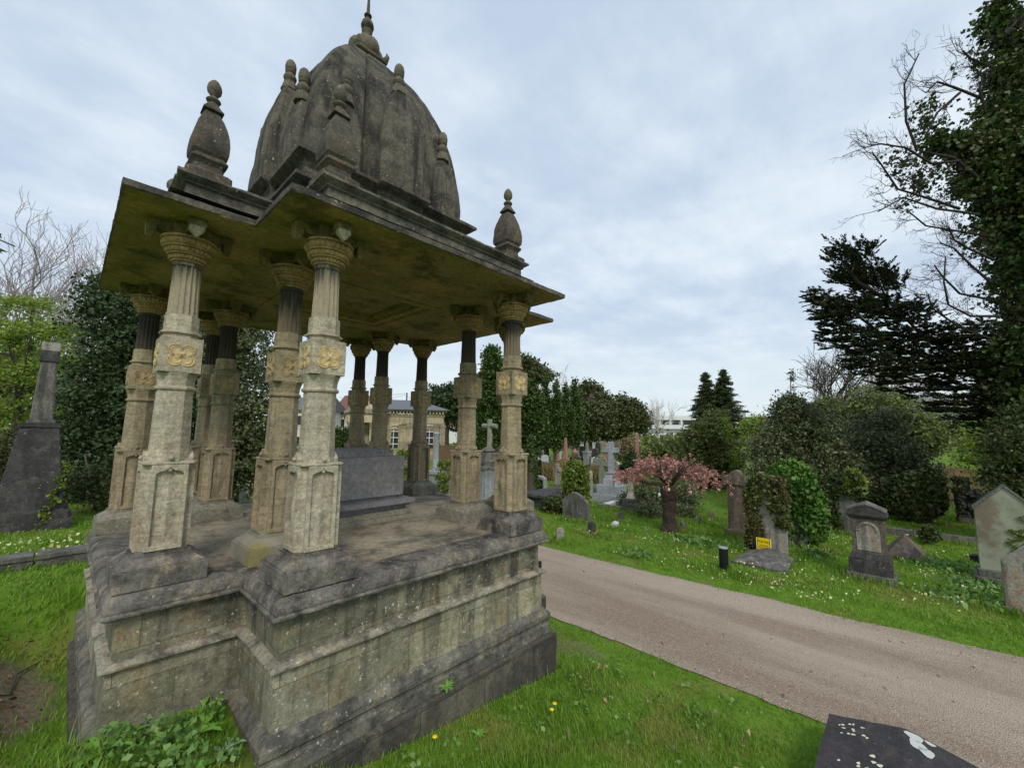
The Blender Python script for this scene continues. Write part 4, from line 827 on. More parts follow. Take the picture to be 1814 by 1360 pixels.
for k in range(34):
    px=rs2.uniform(1000,1135); D=rs2.uniform(42,70); g=P(px,790,D); kd=rs2.choice(['arch','gothic','','round']); mt=rs2.choice(['gpale','ggrey','whitem','gdark'])
    hill.append((g,kd,mt,rs2.uniform(.6,1.),rs2.uniform(.9,1.5)))
pos_w=['far lawn under the yews']
protoK={}
for g,kd,mt,w_,h_ in hill:
    if (kd,mt) not in protoK:
        t=thing('distant_headstone','small distant %s headstone on the far lawn under the yews'%{'gpale':'pale','ggrey':'grey','whitem':'white','gdark':'dark'}[mt],'gravestone',(g.x,g.y,0),-PI/2,'distant headstones under the yews'); slab(t,kd,w_,h_,.14,M[mt],rough=False); protoK[(kd,mt)]=t
    else:
        t=copy_tree(protoK[(kd,mt)]); t.location=(g.x,g.y,0); t.rotation_euler=(0,0,-PI/2+rs2.uniform(-.2,.2))
# ------------------------------------------------------------------ seen between the columns
t,s,w=st('rock_base_cross','rustic stone cross on a rocky cairn and fluted drum, seen between the two right columns','cross',865,893)
m=MB(); m.lathe([(14*w,-.05),(13.5*w,8*s),(12*w,10*s)],20); m.build('base',M['ggrey'],t,auto=40)
m=MB(); m.lathe([(11.5*w,10*s),(11*w,60*s),(12*w,62*s)],48,mod=lambda k,a:-.03*abs(math.sin(a*8))); m.build('fluted_drum',M['greym'],t,auto=40); m=MB(); m.lathe([(12.5*w,62*s),(12.5*w,66*s),(11*w,68*s)],24); m.lathe([(11*w,68*s),(12*w,76*s),(9*w,92*s),(11*w,94*s),(4*w,100*s)],24); m.build('cairn',M['ggrey'],t,rough=(.09,.03,5))
m=MB(); 
m.tube([(0,0,98*s),(.01,0,120*s),(0,0,150*s)],[3.6*w,3.3*w,3.2*w],8); m.tube([(-12*w,0,138*s),(0,0,138.5*s),(12*w,0,138*s)],[2.8*w,3.2*w,2.8*w],8); m.build('cross_shaft',M['ggreen'],t,rough=(.08,.012,6))
t,s,w=st('marble_column_monument','slim blue grey marble column monument behind a far right column','monument',770,880,0)
Z=pedestal(t,18*w,46*s,M['greym']); m=MB(); m.lathe([(5.5*w,Z),(6*w,Z+3*s),(4.6*w,Z+7*s),(3.6*w,Z+64*s),(4.5*w,Z+66*s),(3*w,Z+68*s)],16); m.build('shaft',M['greym'],t,auto=40)
for px,yb,yt,lb in ((715,884,800,'pale headstone capped with ivy left of the blue grey column'),(790,890,818,'pale headstone capped with ivy right of the blue grey column')):
    t,s,w=st('ivy_capped_headstone',lb,'gravestone',px,yb,0,'ivy capped headstones'); W=24*w; hh=(yb-yt)*s; slab(t,'arch',W*.8,hh*.9,.18,M['gpale'],rough=False)
    ivyon(t,'ivy',[(-W*.5,W*.5,-.2,.2,hh*.55,hh*1.02),(-W*.5,-W*.1,-.2,.2,hh*.3,hh*.7)],2200,.09,M['ivyy'])
t,s,w=st('granite_obelisk','tall speckled grey granite obelisk behind the back left columns','obelisk',417,885,0)
Z=pedestal(t,28*w,60*s,M['greym']); obel(t,17*w,(885-60-672)*s,M['greym'],0,Z,.55)
# ------------------------------------------------------------------ left side
g=G(46,940,.78); z=H(g.x,g.y)
g=G(44,944,.78)
t=thing('blackened_tomb_monument','big blackened tapering pedestal monument with a broken square shaft by the left edge','monument',(g.x,g.y+.45,z))
m=MB(); m.cbox(0,0,-.1,.50,.50,.26); m.cbox(0,0,.16,.45,.45,.12); m.build('base',M['gdark'],t,rough=(.08,.005,5))
m=MB(); m.lz([(.40,.28),(.385,.32),(.225,1.66)],lambda h:cham(h,.01)); m.lz([(.245,1.66),(.245,1.73)],lambda h:cham(h,.01)); m.build('tapered_body',M['gdark'],t,rough=(.08,.005,5))
m=MB(); m.lz([(.17,1.73),(.16,1.79)],lambda h:cham(h,.01)); m.lz([(.135,1.79),(.095,2.78)],lambda h:cham(h,.02)); m.build('shaft',M['ggrey'],t,rough=(.06,.005,6)); m=MB(); m.cbox(0,0,2.78,.115,.115,.20); m.build('dark_collar',M['gdark'],t,bevel=.015); m=MB(); m.cbox(0,0,2.98,.108,.108,.15); m.build('broken_top',M['gpale'],t,rough=(.05,.012,6))
P_=[(.05+.25*(k/60.)+.04*math.sin(k*.4)+RS.randn()*.025,-.50+.18*k/60*1.,.1+1.0*(k/60.)) for k in range(60) for _ in range(6)]
o=leafmesh('ivy_strand',[(x+.1,y,zz) for x,y,zz in P_],.05,M['ivyy'],None,.8); o.parent=t
def OA(px,py,ax,val):
    r=ray(px,py); tt=(val-CP[ax])/r[ax]; return Vector(CP+r*tt)
wy=2.75; za=OA(0,992,1,wy).z
t=thing('low_stone_wall','low grey stone wall with a dark joint running left from the monument','wall',(-2.2,wy,H(-2.2,wy)))
xj=OA(60,1000,1,wy).x+2.2
for (x0,x1) in ((xj-2.6,xj-.012),(xj+.012,xj+1.6)):
    m=MB(); m.box(x0,x1,0,.26,-.3,za-H(-2.2,wy)-.05); m.box(x0,x1,-.02,.28,za-H(-2.2,wy)-.048,za-H(-2.2,wy)); m.build('wall_block',M['ggrey'],t,rough=(.06,.006,5,x0))
# stone slab in the right foreground
t=thing('foreground_tomb_slab','dark coped tomb slab spotted with white lichen, lower right beside the path','tomb',(2.1,-4.77,0),0)
M['slab']=stone('near black slab',(.050,.044,.048),(.035,.033,.036),(.07,.055,.055),(.02,.02,.02),.2,.25,scale=1.2,bump=.35,rough=.8)
m=MB(); m.loft([[(x,y,z) for x,y in((-1.6,-.44),(.0,-.44),(.0,.44),(-1.6,.44))] for z in (-.1,.24)]+[[(-1.6,-.44,.27),(0,-.44,.27),(0,.44,.27),(-1.6,.44,.27)],[(-1.6,-.02,.36),(.01,-.02,.36),(.01,.0,.36),(-1.6,.0,.36)]])
m.build('coped_slab',M['slab'],t,rough=(.05,.003,7))
M['lich']=plain('white lichen',(.52,.53,.50),.95,.12,.3,scale=60); M['lichy']=plain('cream lichen',(.72,.70,.50),.95,.1,.3)
def zt(y): return .27+.09*(1-abs(y+.01)/.43)
m=MB(); m2=MB()
def disc(m,x,y,rx,ry,a=0.,n=14):
    c,s_=math.cos(a),math.sin(a); v=[]
    for k in range(n):
        tt=2*PI*k/n; r=1+.15*math.sin(3*tt+x*50); X,Y=rx*r*math.cos(tt),ry*r*math.sin(tt); X,Y=x+c*X-s_*Y,y+s_*X+c*Y; v.append((X,Y,zt(Y)+.006))
    m.add(v,[tuple(range(n))])
for (x,y,rx,ry) in ((-.05,-.06,.045,.05),(-.13,-.075,.055,.045),(-.17,-.12,.05,.04),(-.03,-.14,.02,.03),(-.42,-.30,.05,.03),(-.35,-.2,.02,.02)): disc(m,x,y,rx,ry)
for k in range(13): disc(m2,-.07-.18*RS.rand(),.36-.17*RS.rand(),.006+.008*RS.rand(),.006+.008*RS.rand())
for k in range(7): disc(m2,-.42-.25*RS.rand(),.40-.3*RS.rand(),.008+.012*RS.rand(),.008+.01*RS.rand())
o=m.build('white_lichen',M['lich'],t); o['kind']='stuff'; o=m2.build('cream_lichen',M['lichy'],t); o['kind']='stuff'
# ------------------------------------------------------------------ buildings
M['lodgew']=stone('lodge ashlar',(.52,.45,.33),(.44,.375,.27),(.36,.29,.19),(.16,.12,.08),.15,0,scale=.6,streak=.4,bricks=(1.1,.5,0,0),bump=.2)
M['slate']=plain('slate roof',(.13,.135,.15),.6,.2,.3,scale=3); M['glass']=plain('dark window glass',(.03,.035,.04),.15); M['render']=plain('cream render',(.62,.60,.54),.9,.06); M['tile']=plain('brown roof tiles',(.17,.085,.065),.8,.2,.4,scale=4)
M['brick']=plain('red brick',(.33,.13,.09),.9,.25,.3,scale=5); M['whitep']=plain('white paint',(.75,.76,.76),.6,.05); M['concrete']=plain('grey cladding',(.30,.31,.33),.7,.1)
D=34.; a=P(783,800,D); ang=math.atan2(RT[1],RT[0])+.22
L=thing('cemetery_lodge','sandstone lodge with columned porch and slate roof seen through the monument','building',(a.x,a.y,0),ang)
k=D/F
def bw(px): return (px-783)*k
EV=(768-733)*k+2.5-.05
m=MB(); m.box(bw(640),0,0,5,-.2,EV-.5); m.build('wall',M['lodgew'],L,bevel=.02)
m=MB(); m.box(bw(638),.06,-.06,5.05,EV-1.2,EV-.55); m.box(bw(637),.12,-.12,5.1,EV-.55,EV-.35); m.box(bw(636),.35,-.35,5.3,EV-.12,EV); m.build('entablature',M['lodgew'],L,bevel=.02)
m=MB(); 
for i in range(26): 
    x=bw(640)+i*.26
    if x<0: m.box(x,x+.14,-.28,-.12,EV-.34,EV-.13)
m.build('eaves_brackets',M['lodgew'],L)
m=MB(); x0,x1=bw(636)-.2,.55; m.add([(x0,-.5,EV),(x1,-.5,EV),(x1,5.5,EV),(x0,5.5,EV),(x0+2.2,2.5,EV+.95),(x1-2.6,2.5,EV+.95)],[(0,1,5,4),(1,2,5),(2,3,4,5),(3,0,4),(3,2,1,0)]); m.build('roof',M['slate'],L)
for px in (652,672,690,727,742,773,782):
    m=MB(); m.box(bw(px)-.28,bw(px)+.24,-.10,0,.0,EV-1.35); m.box(bw(px)-.33,bw(px)+.29,-.13,0,EV-1.4,EV-1.2); m.build('pilaster',M['lodgew'],L,bevel=.01)
for px,hw in ((663,.32),(699,.36),(760,.36)):
    f=MB(); f.box(bw(px)-hw-.08,bw(px)+hw+.08,-.05,.02,.9,EV-1.5); fo=f.build('window',M['lodgew'],L); 
    g_=MB(); g_.box(bw(px)-hw,bw(px)+hw,-.07,-.052,1.0,EV-1.6); g_.build('pane',M['glass'],fo)
    g_=MB(); 
    for q in range(4): g_.box(bw(px)-hw,bw(px)+hw,-.09,-.072,1.3+q*.5,1.36+q*.5)
    g_.box(bw(px)-.025,bw(px)+.025,-.092,-.073,1.0,EV-1.6); g_.build('glazing_bars',M['whitep'],fo)
m=MB(); pc=bw(656); m.prism([(pc-1.6,0),(pc+1.6,0),(pc+1.6,.15),(pc,1.0),(pc-1.6,.15)],-1.4,0,(0,0,EV-.4)); m.box(pc-1.5,pc+1.5,-1.3,0,EV-1.1,EV-.4); m.build('porch_pediment',M['lodgew'],L,bevel=.02)
for x in (-1.2,-.4,.4,1.2): m=MB(); m.lathe([(.24,0),(.20,.2),(.17,EV-1.3),(.25,EV-1.1)],14,(pc+x,-1.1)); m.build('porch_column',M['lodgew'],L,auto=40)
def house(name,label,cat,px0,px1,yt,D,mat,roofm,dep=8.,rh=2.,rows=1,cols=3,ang=None,gable=True,win=.5,hip=0.):
    a=P((px0+px1)/2,770,D); w_=(px1-px0)*D/F; h=2.5+(767-yt)*D/F
    t=thing(name,label,cat,(a.x,a.y,0),math.atan2(RT[1],RT[0]) if ang is None else ang)
    m=MB(); m.box(-w_/2,w_/2,0,dep,-.3,h); m.build('wall',mat,t)
    if rh: m=MB(); m.add([(-w_/2-.3,-.4,h),(w_/2+.3,-.4,h),(w_/2+.3,dep+.4,h),(-w_/2-.3,dep+.4,h),(-w_/2-.3+hip,dep/2,h+rh),(w_/2+.3-hip,dep/2,h+rh)],[(0,1,5,4),(1,2,5),(2,3,4,5),(3,0,4),(3,2,1,0)]); m.build('roof',roofm,t)
    for r in range(rows):
        for c in range(cols):
            x=-w_/2+w_*(c+.5)/cols; z=h*(r+.5)/rows; ww=w_/cols*win/2; hh=h/rows*.22
            f=MB(); f.box(x-ww-.08,x+ww+.08,-.06,.02,z-hh-.08,z+hh+.08); fo=f.build('window',M['whitep'],t); g_=MB(); g_.box(x-ww,x+ww,-.08,-.062,z-hh,z+hh); g_.build('pane',M['glass'],fo)
    return t
house('cream_house','cream rendered house with brown tiled roof left of the lodge','house',588,668,742,50,M['render'],M['tile'],8,2.6,2,3)
house('grey_roofed_house','pale house with a grey slate roof glimpsed left of the front column','house',500,562,735,44,M['render'],M['slate'],7,1.6,2,3)
t=house('brick_house','red brick terraced house with white windows right of the lodge','house',786,822,758,75,M['brick'],M['tile'],8,1.8,2,4,win=.6)
t=thing('delivery_van','white van parked in front of the red brick house','van',tuple(P(801,770,66).xy)+(0,),math.atan2(RT[1],RT[0]))
m=MB(); m.prism([(-2.3,.35),(2.3,.35),(2.3,1.1),(1.75,1.3),(1.2,2.2),(-2.3,2.3)],-.9,.9); m.build('body',M['whitep'],t,bevel=.08); m=MB(); m.prism([(1.15,1.35),(1.68,1.35),(1.2,2.05),(1.15,2.05)],-.92,.92); m.build('side_window',M['glass'],t)
for x in (-1.5,1.5):
    m=MB(); m.lathe([(.33,-.95),(.33,.95)],16); m.v=[(x+a_,c_,b_+.33) for a_,b_,c_ in m.v]; m.build('wheel',M['blackm'],t)
t=thing('board_fence','brown timber board fence right of the lodge','fence',tuple(P(800,770,31).xy)+(0,),math.atan2(RT[1],RT[0])+.2)
M['wood']=plain('brown boards',(.14,.085,.05),.9,.3,.4,scale=6)
m=MB(); 
for i in range(16): m.box(-.9+i*.16,-.9+i*.16+.15,0,.02,0,1.35+.02*RS.rand())
m.build('boards',M['wood'],t); 
for x in (-.9,.7,1.6): m=MB(); m.box(x-.05,x+.05,.022,.1,0,1.45); m.build('fence_post',M['wood'],t)
a=P(718,770,70); hh=2.5+(767-702)*70/F; t=thing('utility_pole','thin timber utility pole with wires above the lodge roof','pole',(a.x,a.y,0)); m=MB(); m.lathe([(.16,0),(.11,hh)],8); m.build('pole',M['bark'],t); m=MB()
for q,(pp,yy) in enumerate(((600,704),(640,712),(770,735))):
    b=P(pp,yy,72); m.tube([Vector((0,0,hh-.2*q-.1)),(Vector((b.x-a.x,b.y-a.y,b.z))+Vector((0,0,hh-.2*q)))/2-Vector((0,0,.35)),Vector((b.x-a.x,b.y-a.y,b.z))],.022,4)
m.build('wires',M['blackm'],t)
b=P(608,770,22); t=thing('arched_handrail','dark curved metal pipe standing by the hedge behind the front column','rail',(b.x,b.y,0),math.atan2(RT[1],RT[0])); kz=22/F; top=2.5+(767-739)*kz
m=MB(); m.tube([(0,0,0),(0,0,top-.35),(.03,0,top-.17),(.12,0,top-.05),(.28,0,top),(1.1,0,top+.01)],.028,8); m.build('pipe',M['blackm'],t,smooth=True)
# modern white building
D=112.; a=P(1285,770,D); t=thing('modern_block','long white modern block with ribbon windows on the skyline','building',(a.x,a.y,0),math.atan2(RT[1],RT[0])-.12); kz=D/F; H0=2.5+(771-741)*kz; x0,x1=-150*kz,135*kz
m=MB(); m.box(x0,x1,.35,14,-.3,H0-.3); m.build('wall',M['concrete'],t)
for q,(z0,z1) in enumerate(((H0-1.15,H0),(H0-3.6,H0-2.5),(H0-5.6,H0-4.8))): m=MB(); m.box(x0-.3,x1+.3,0,.33,z0,z1); m.build('white_band',M['whitep'],t)
for q in range(16):
    x=lerp(x0,x1,q/15); m=MB(); m.box(x-.22,x+.22,-.05,.3,H0-2.48,H0-1.17); m.build('white_pier',M['whitep'],t)
for q in range(15):
    x=lerp(x0,x1,(q+.5)/15); m=MB(); m.box(x-.8,x+.8,.28,.34,H0-2.4,H0-1.3); m.build('window',M['glass'],t)
m=MB(); m.box(28*kz,44*kz,3,8,H0-.3,H0+1.4); m.build('roof_plant',M['concrete'],t)
t=thing('field_shed','small weathered grey shed at the far end of the lawn on the right','shed',tuple(P(1656,770,55).xy)+(0,),ang-.3); m=MB(); m.box(-.55,.55,0,1.2,0,1.5); m.build('wall',M['gpale'],t); m=MB(); m.prism([(-.85,1.5),(.85,1.5),(.85,1.62),(-.85,1.72)],-.3,1.5); m.build('roof',M['ggrey'],t)
# ------------------------------------------------------------------ trees and shrubs, left and middle
def ft(px,D): p=P(px,770,D); return (p.x,p.y)
tree('holly_tree','large dark holly tree left behind the monument columns','tree',ft(230,10.5),[BL(215,560,62,10.5),BL(250,610,72,10.5),BL(180,690,62,10.),BL(270,720,80,10.5),BL(150,790,58,9.6),BL(250,820,75,10.),BL(190,520,30,10.5),BL(150,850,46,9.6)],M['holly'],2900,16,.20,.085,.16,shell=.3)
tree('holly_shrub','broad dark evergreen behind the inner left columns','tree',ft(420,12.5),[BL(350,620,62,12),BL(430,640,66,12.5),BL(370,720,70,12),BL(450,740,60,12.5),BL(400,800,66,12),BL(470,820,50,12.5),BL(430,570,36,12.5),BL(340,860,42,11)],M['hollyg'],2400,16,.22,.10,.16,shell=.3)
tree('holly_shrub','low dark shrub at the foot of the blackened monument','bush',ft(190,8.6),[BL(165,850,40,8.4),BL(215,880,30,8.4),BL(120,800,40,9.5),BL(10,820,60,9.5)],M['ivyd'],700,14,.12,.06,.04,nl=3)
tree('spring_tree','yellow green leafing tree at the left edge','tree',ft(25,13),[BL(20,600,60,13,1.2,.7),BL(75,585,52,13,1.2,.6),BL(-40,640,80,13),BL(60,660,66,13,1.2,.7),BL(112,640,36,13,1,.6),BL(20,730,70,13,1,.8),BL(-20,560,40,13,1.2,.6),BL(120,585,34,13,1,.5),BL(70,540,34,13,1.2,.5),BL(20,535,30,13,1.2,.5),BL(135,700,30,13)],M['lime'],1300,11,.19,.085,.10,shell=.8,nl=14)
tree('spring_tree','olive green backdrop tree behind the yellow green one','tree',ft(60,17),[BL(40,680,110,17),BL(130,700,80,17),BL(-30,760,120,17),BL(90,790,100,17)],M['olive'],1700,12,.35,.16,.2)
bare('bare_tree','tall violet grey bare tree at the left edge',-60,20,17.5,.8,M['barkv'],6,.18,4,kids=3,lean=(.12,.05),rmin=.009)
bare('bare_tree','smaller bare tree leaning right behind the left evergreens',30,22,15.,.85,M['barkv'],6,.13,9,kids=3,lean=(.1,0),rmin=.009)
c=P(14,425,2.4); t=thing('laurel_sprig','dark leaf sprig poking in at the left edge','leaves',(c.x,c.y,c.z)); m=MB(); m.tube([(-.3,-.2,.02),(-.1,-.05,0),(.03,.0,-.03)],.004,5); m.build('stem',M['bark'],t)
p=np.array([[-.06+.11*RS.rand(),-.03+.05*RS.rand(),-.09+.15*RS.rand()] for _ in range(26)])-np.array([.05,0,0]); o=leafmesh('leaf_cluster',p,.07,M['holly'],None,.35,dirs=np.array([[1,0,-.8]]*26),jit=.5); o.parent=t
for i,px in enumerate((596,603,611,619,627)):
    tree('hedge_cypress','one of a row of small dark cypresses seen between the front columns','bush',ft(px,24),[BL(px,785,7,24,1,3.2),BL(px,765+2*(i%2),5,24,1,2)],M['cyp'],110,14,.10,.10,.04,group='row of small cypresses',nl=0)
tree('holm_oak','rounded dark holm oak behind the lodge','tree',ft(790,50),[BL(790,715,30,50,1,1),BL(765,735,22,50),BL(820,730,26,50),BL(800,700,22,50),BL(835,760,26,50),BL(775,700,16,50)],M['holly'],1700,12,.45,.34,.4)
# cypresses right of the monument
def cyp(label,px,yt,yb,hw,D,mat='cyp',n=900,cr=.22,lf=.15,grp='cypresses behind the graves',dark=False,nm='cypress_tree'):
    bl=[]; N=7 if hw>20 else 11
    for i in range(N):
        u=(i+.5)/N; y=lerp(yb,yt,u); r=hw*(min(1.,.55+1.6*u) if u<.3 else (math.sqrt(max(.03,1-((u-.3)/.72)**1.6)) if hw>20 else max(.08,1-((u-.3)/.72)**1.15))); bl.append(BL(px+RS.uniform(-2,2),y,max(r,2),D,1,max(1.,(yb-yt)/N/max(r,2)*.8)))
    return tree(nm,label,'tree',ft(px,D),bl,M[mat],n,14,cr*.8,lf,.2,group=grp,dirs=True,shell=.22,jit=.8,nl=2,lump=.12)
cyp('tallest broad cypress directly behind the right hand columns',872,622,865,33,22,n=3000,cr=.25)
cyp('rounded cypress with drooping skirts just right of the monument',932,676,800,40,24,n=2600,cr=.25)
cyp('flame shaped cypress, left in the group of four behind the statue',968,666,792,15,30,n=900)
cyp('flame shaped cypress, second from left in the group behind the statue',985,672,795,15,29,n=900)
cyp('flame shaped cypress, third from left in the group behind the statue',1002,680,790,14,30,n=900)
cyp('flame shaped cypress, rightmost of the group behind the statue',1018,672,790,12,31,n=800)
cyp('low dark juniper beside the right hand outer column',941,775,880,10,17,n=700,cr=.14,lf=.09)
tree('pine_tree','dark spreading pine showing above the rounded cypress','tree',ft(925,48),[BL(925,648,28,48,1,.6),BL(950,662,26,48,1,.55),BL(965,668,16,48,1,.5),BL(905,655,26,48,1,.7),BL(930,672,26,48,1,.5)],M['yew'],900,12,.5,.34,.4)
bare('bare_tree','thin bare tree above the flame shaped cypresses',1003,60,15.,.7,M['barkp'],5,.2,3,kids=3,rmin=.02)
bare('bare_tree','pale bare tree just left of the flame shaped cypresses',965,58,13.,.8,M['barkp'],5,.25,13,kids=3,rmin=.025)
tree('yew_tree','broad brownish green yew with a dark trunk behind the far graves','tree',ft(1040,37),[BL(1042,700,24,39),BL(1060,712,24,39),BL(1032,728,22,39),BL(1065,740,28,37),BL(1035,745,34,37),BL(1040,765,18,37),BL(1075,762,16,37),BL(1078,725,10,37)],M['yew'],2400,13,.36,.25,.45,shell=.35,lump=.3)
tree('yew_tree','smaller rounded yew with a bare dark trunk left of the white building','tree',ft(1104,38),[BL(1105,725,26,38),BL(1088,735,20,38),BL(1125,735,22,38),BL(1137,752,14,38),BL(1100,748,26,38),BL(1085,765,12,38)],M['yew'],1500,13,.34,.24,.42,shell=.4,lump=.3)
bare('birch_tree','white stemmed bare birch in front of the modern block',1172,48,8.2,.85,M['birch'],5,.13,21,kids=3,up=.6,rmin=.016)
M['con2']=leafmat('spruce foliage',(.03,.048,.016),(.095,.12,.045),None,.6,.05)
def fir(label,px,yt,yb,hw,D,seed):
    rs=np.random.RandomState(seed); b=ft(px,D); t=thing('spruce_tree',label,'tree',(b[0],b[1],0),0,'pair of tall spruces'); k=D/F; Ht=2.5+(767-yt)*k; m=MB(); m.lathe([(.3,0),(.22,Ht*.5),(.03,Ht)],8); pts=[];dr=[]
    N=36
    for i in range(N):
        u=i/N; z=lerp(2.5+(767-yb)*k,Ht-.15,u); rr=hw*k*(1-u)**.75*(.75+.4*rs.rand())
        for j in range(7):
            a=rs.rand()*2*PI; L_=rr*(.6+.6*rs.rand()); e=np.array([math.cos(a)*L_,math.sin(a)*L_,z-.22*L_+.12*L_*L_*.3]); s0=np.array([0,0,z]); m.tube([tuple(s0),tuple((s0+e)/2-np.array([0,0,.05])),tuple(e)],[.04,.03,.01],4)
            q=np.linspace(.15,1,int(9+L_*9)); ps=s0+(e-s0)*q[:,None]
            pts.append(np.repeat(ps,7,0)+rs.randn(len(ps)*7,3)*np.array([.13,.13,.07])); dr.append(np.tile((e-s0)/np.linalg.norm(e-s0),(len(ps)*7,1)))
    m.build('trunk',M['bark'],t); o=leafmesh('crown',np.concatenate(pts),.20,M['con2'],None,.4,dirs=np.concatenate(dr)*1.2,jit=.6); o.parent=t
fir('spruce with upswept branch tips, left one of the tall pair',1254,656,770,44,55,3)
fir('taller spruce with ragged right side, right one of the tall pair',1286,650,772,44,54,4)
tree('bay_bush','olive green bush left of centre behind the red maple','bush',ft(1180,24),[BL(1180,808,32,24),BL(1158,812,24,24),BL(1212,806,30,24),BL(1205,792,16,24)],M['olive'],1300,13,.22,.14,.08,nl=3)
tree('bay_bush','tall dark green bush in front of the spruces','bush',ft(1255,19),[BL(1250,780,40,19),BL(1235,820,42,19),BL(1280,810,38,19),BL(1265,750,26,19),BL(1232,778,22,19),BL(1285,840,30,19)],M['olive'],2200,13,.20,.11,.08,nl=3)
tree('lime_sapling','bright lime green sapling beside the tall dark green bush','bush',ft(1292,18),[BL(1290,770,9,18,1,2),BL(1300,810,8,18,1,2),BL(1283,745,5,18)],M['lime'],110,10,.14,.08,.02,nl=3)
tree('olive_shrub','low green shrub under the maple branches','bush',ft(1150,13.5),[BL(1140,870,24,13.5,1,.8),BL(1215,880,28,13.5,1,1),BL(1150,905,24,12.5,1,.8),BL(1170,885,22,13.5),BL(1215,910,20,12.5,1,.8),BL(1110,885,14,14)],M['hollyg'],1100,12,.12,.065,.04,nl=2)
tree('conical_shrub','small dark conical shrub left of the reddish obelisk','bush',ft(1117,20),[BL(1117,822,13,20),BL(1117,808,8,20)],M['holly'],260,14,.12,.09,.03,nl=2)
tree('straw_shrub','thin tan twiggy shrub behind the conical shrub','bush',ft(1100,26),[BL(1098,800,20,26),BL(1115,785,14,26),BL(1125,800,12,26)],M['straw'],160,8,.22,.12,.04,nl=6)
tree('yellow_green_bush','yellow green bush behind the brown headstone','bush',ft(1345,26),[BL(1330,760,22,26),BL(1345,748,14,26)],M['lime'],260,12,.2,.13,.05,nl=3)
tree('holly_tree','big dense dark holly with a thin shoot on top, behind the ivy mound','tree',ft(1415,13.5),[BL(1405,745,42,13.5),BL(1440,770,48,13.5),BL(1375,790,40,13.5),BL(1420,820,60,13.5),BL(1360,840,34,13.),BL(1470,830,50,13.5),BL(1395,720,20,13.5),BL(1345,800,18,13.5),BL(1460,880,36,13.)],M['hollyg'],3600,15,.17,.082,.12,shell=.3)
tree('holly_sapling','thin leafy shoot rising above the big holly','bush',ft(1404,13.6),[BL(1403,665,5,13.6,1,2.5),BL(1404,695,7,13.6,1,2)],M['hollyg'],30,8,.07,.06,.03,nl=2)
tree('dark_thicket','dark tangled thicket behind the gravestones right of the holly','bush',ft(1560,14.5),[BL(1530,800,52,14.5),BL(1585,820,50,14.5),BL(1530,870,50,14.),BL(1588,880,36,13.6),BL(1560,760,40,15),BL(1495,870,40,13.6),BL(1606,835,30,15)],M['hollyg'],2700,14,.2,.095,.1,shell=.35)
tree('grey_green_thicket','olive and grey green thicket above the dark one','bush',ft(1590,24),[BL(1540,735,40,24),BL(1600,760,44,24),BL(1500,760,44,24),BL(1640,770,34,24),BL(1460,735,30,26),BL(1590,720,24,26),BL(1640,790,20,26)],M['olive'],2400,13,.3,.17,.12,shell=.4)
bare('bare_tree','wide bare tree right of the holly against the sky',1480,36,13.,.9,M['bark'],6,.25,31,kids=3,up=.25,rmin=.017)
bare('bare_tree','second bare tree tangled behind the white blossom',1550,40,12.5,.9,M['barkp'],6,.25,37,kids=3,up=.25,rmin=.018)
tree('blossom_tree','white blossoming tree under the dark conifer bough','tree',ft(1620,44),[BL(1590,725,30,44,1,.8),BL(1640,718,34,44,1,.8),BL(1690,715,30,44,1,.7),BL(1560,700,20,44),BL(1610,745,30,44,1,.7)],M['blossom'],1100,9,.6,.16,.2,nl=9)
for i,(px,y,r) in enumerate(((1630,765,22),(1660,752,22),(1700,745,26),(1740,745,30),(1790,750,40))):
    tree('background_conifer','dark evergreen behind the lawn, number %s counted from the left'%['one','two','three','four','five'][i],'tree',ft(px,62),[BL(px,y,r,62,1,.9),BL(px+8,y-12,r*.6,62)],M['yew'],420,12,.6,.42,.4,group='evergreens beyond the lawn')
tree('lime_tree','bright lime green young tree on the right lawn','tree',ft(1735,17),[BL(1725,765,22,17),BL(1745,785,28,17),BL(1715,790,20,17),BL(1735,815,34,17,1,.8),BL(1775,825,28,17,1,.8),BL(1705,812,16,17,1,.5),BL(1760,850,26,17)],M['lime'],560,9,.16,.10,.06,shell=.7,nl=9)
for (px,y0,y1,D,n,wd,lb) in ((1665,822,840,24,9000,3.2,'upper strip of dry straw coloured grass on the right lawn'),(1665,866,886,17,6000,2.2,'lower strip of dry straw coloured grass on the right lawn'),(980,836,860,22,2600,.8,'patch of dry tan grass left of the ivy column'),(1062,836,862,21,2000,.5,'patch of dry tan grass right of the ivy column')):
    b=ft(px,D); hh=(y1-y0)*D/F; p=np.stack([b[0]+RS.randn(n)*wd*.45,b[1]+RS.randn(n)*wd*.45,hh*.5*np.ones(n)+RS.randn(n)*.05],1)
    o=leafmesh('dry_grass',p,hh*1.05,M['straw'],None,.05,dirs=np.array([[0,0,2.2]]*n),jit=.5); tag(o,lb,'grass',kind='stuff')
p=[]
for k in range(2600):
    px=RS.uniform(-60,1860); D=RS.uniform(75,105); top=778-14-10*mnoise.noise(Vector((px*.02,0,0)))-8*mnoise.noise(Vector((px*.07,3,0)))
    if 590<px<900: top+=6
    if 1135<px<1360: top=max(top,770)
    c_=P(px,RS.uniform(top,792),D); p.append(np.array(c_)+RS.randn(12,3)*np.array([1.,1.,.5]))
o=leafmesh('distant_woodland',np.concatenate(p),.75,M['olive']); tag(o,'far belt of trees and hedges along the horizon','woodland',kind='stuff')
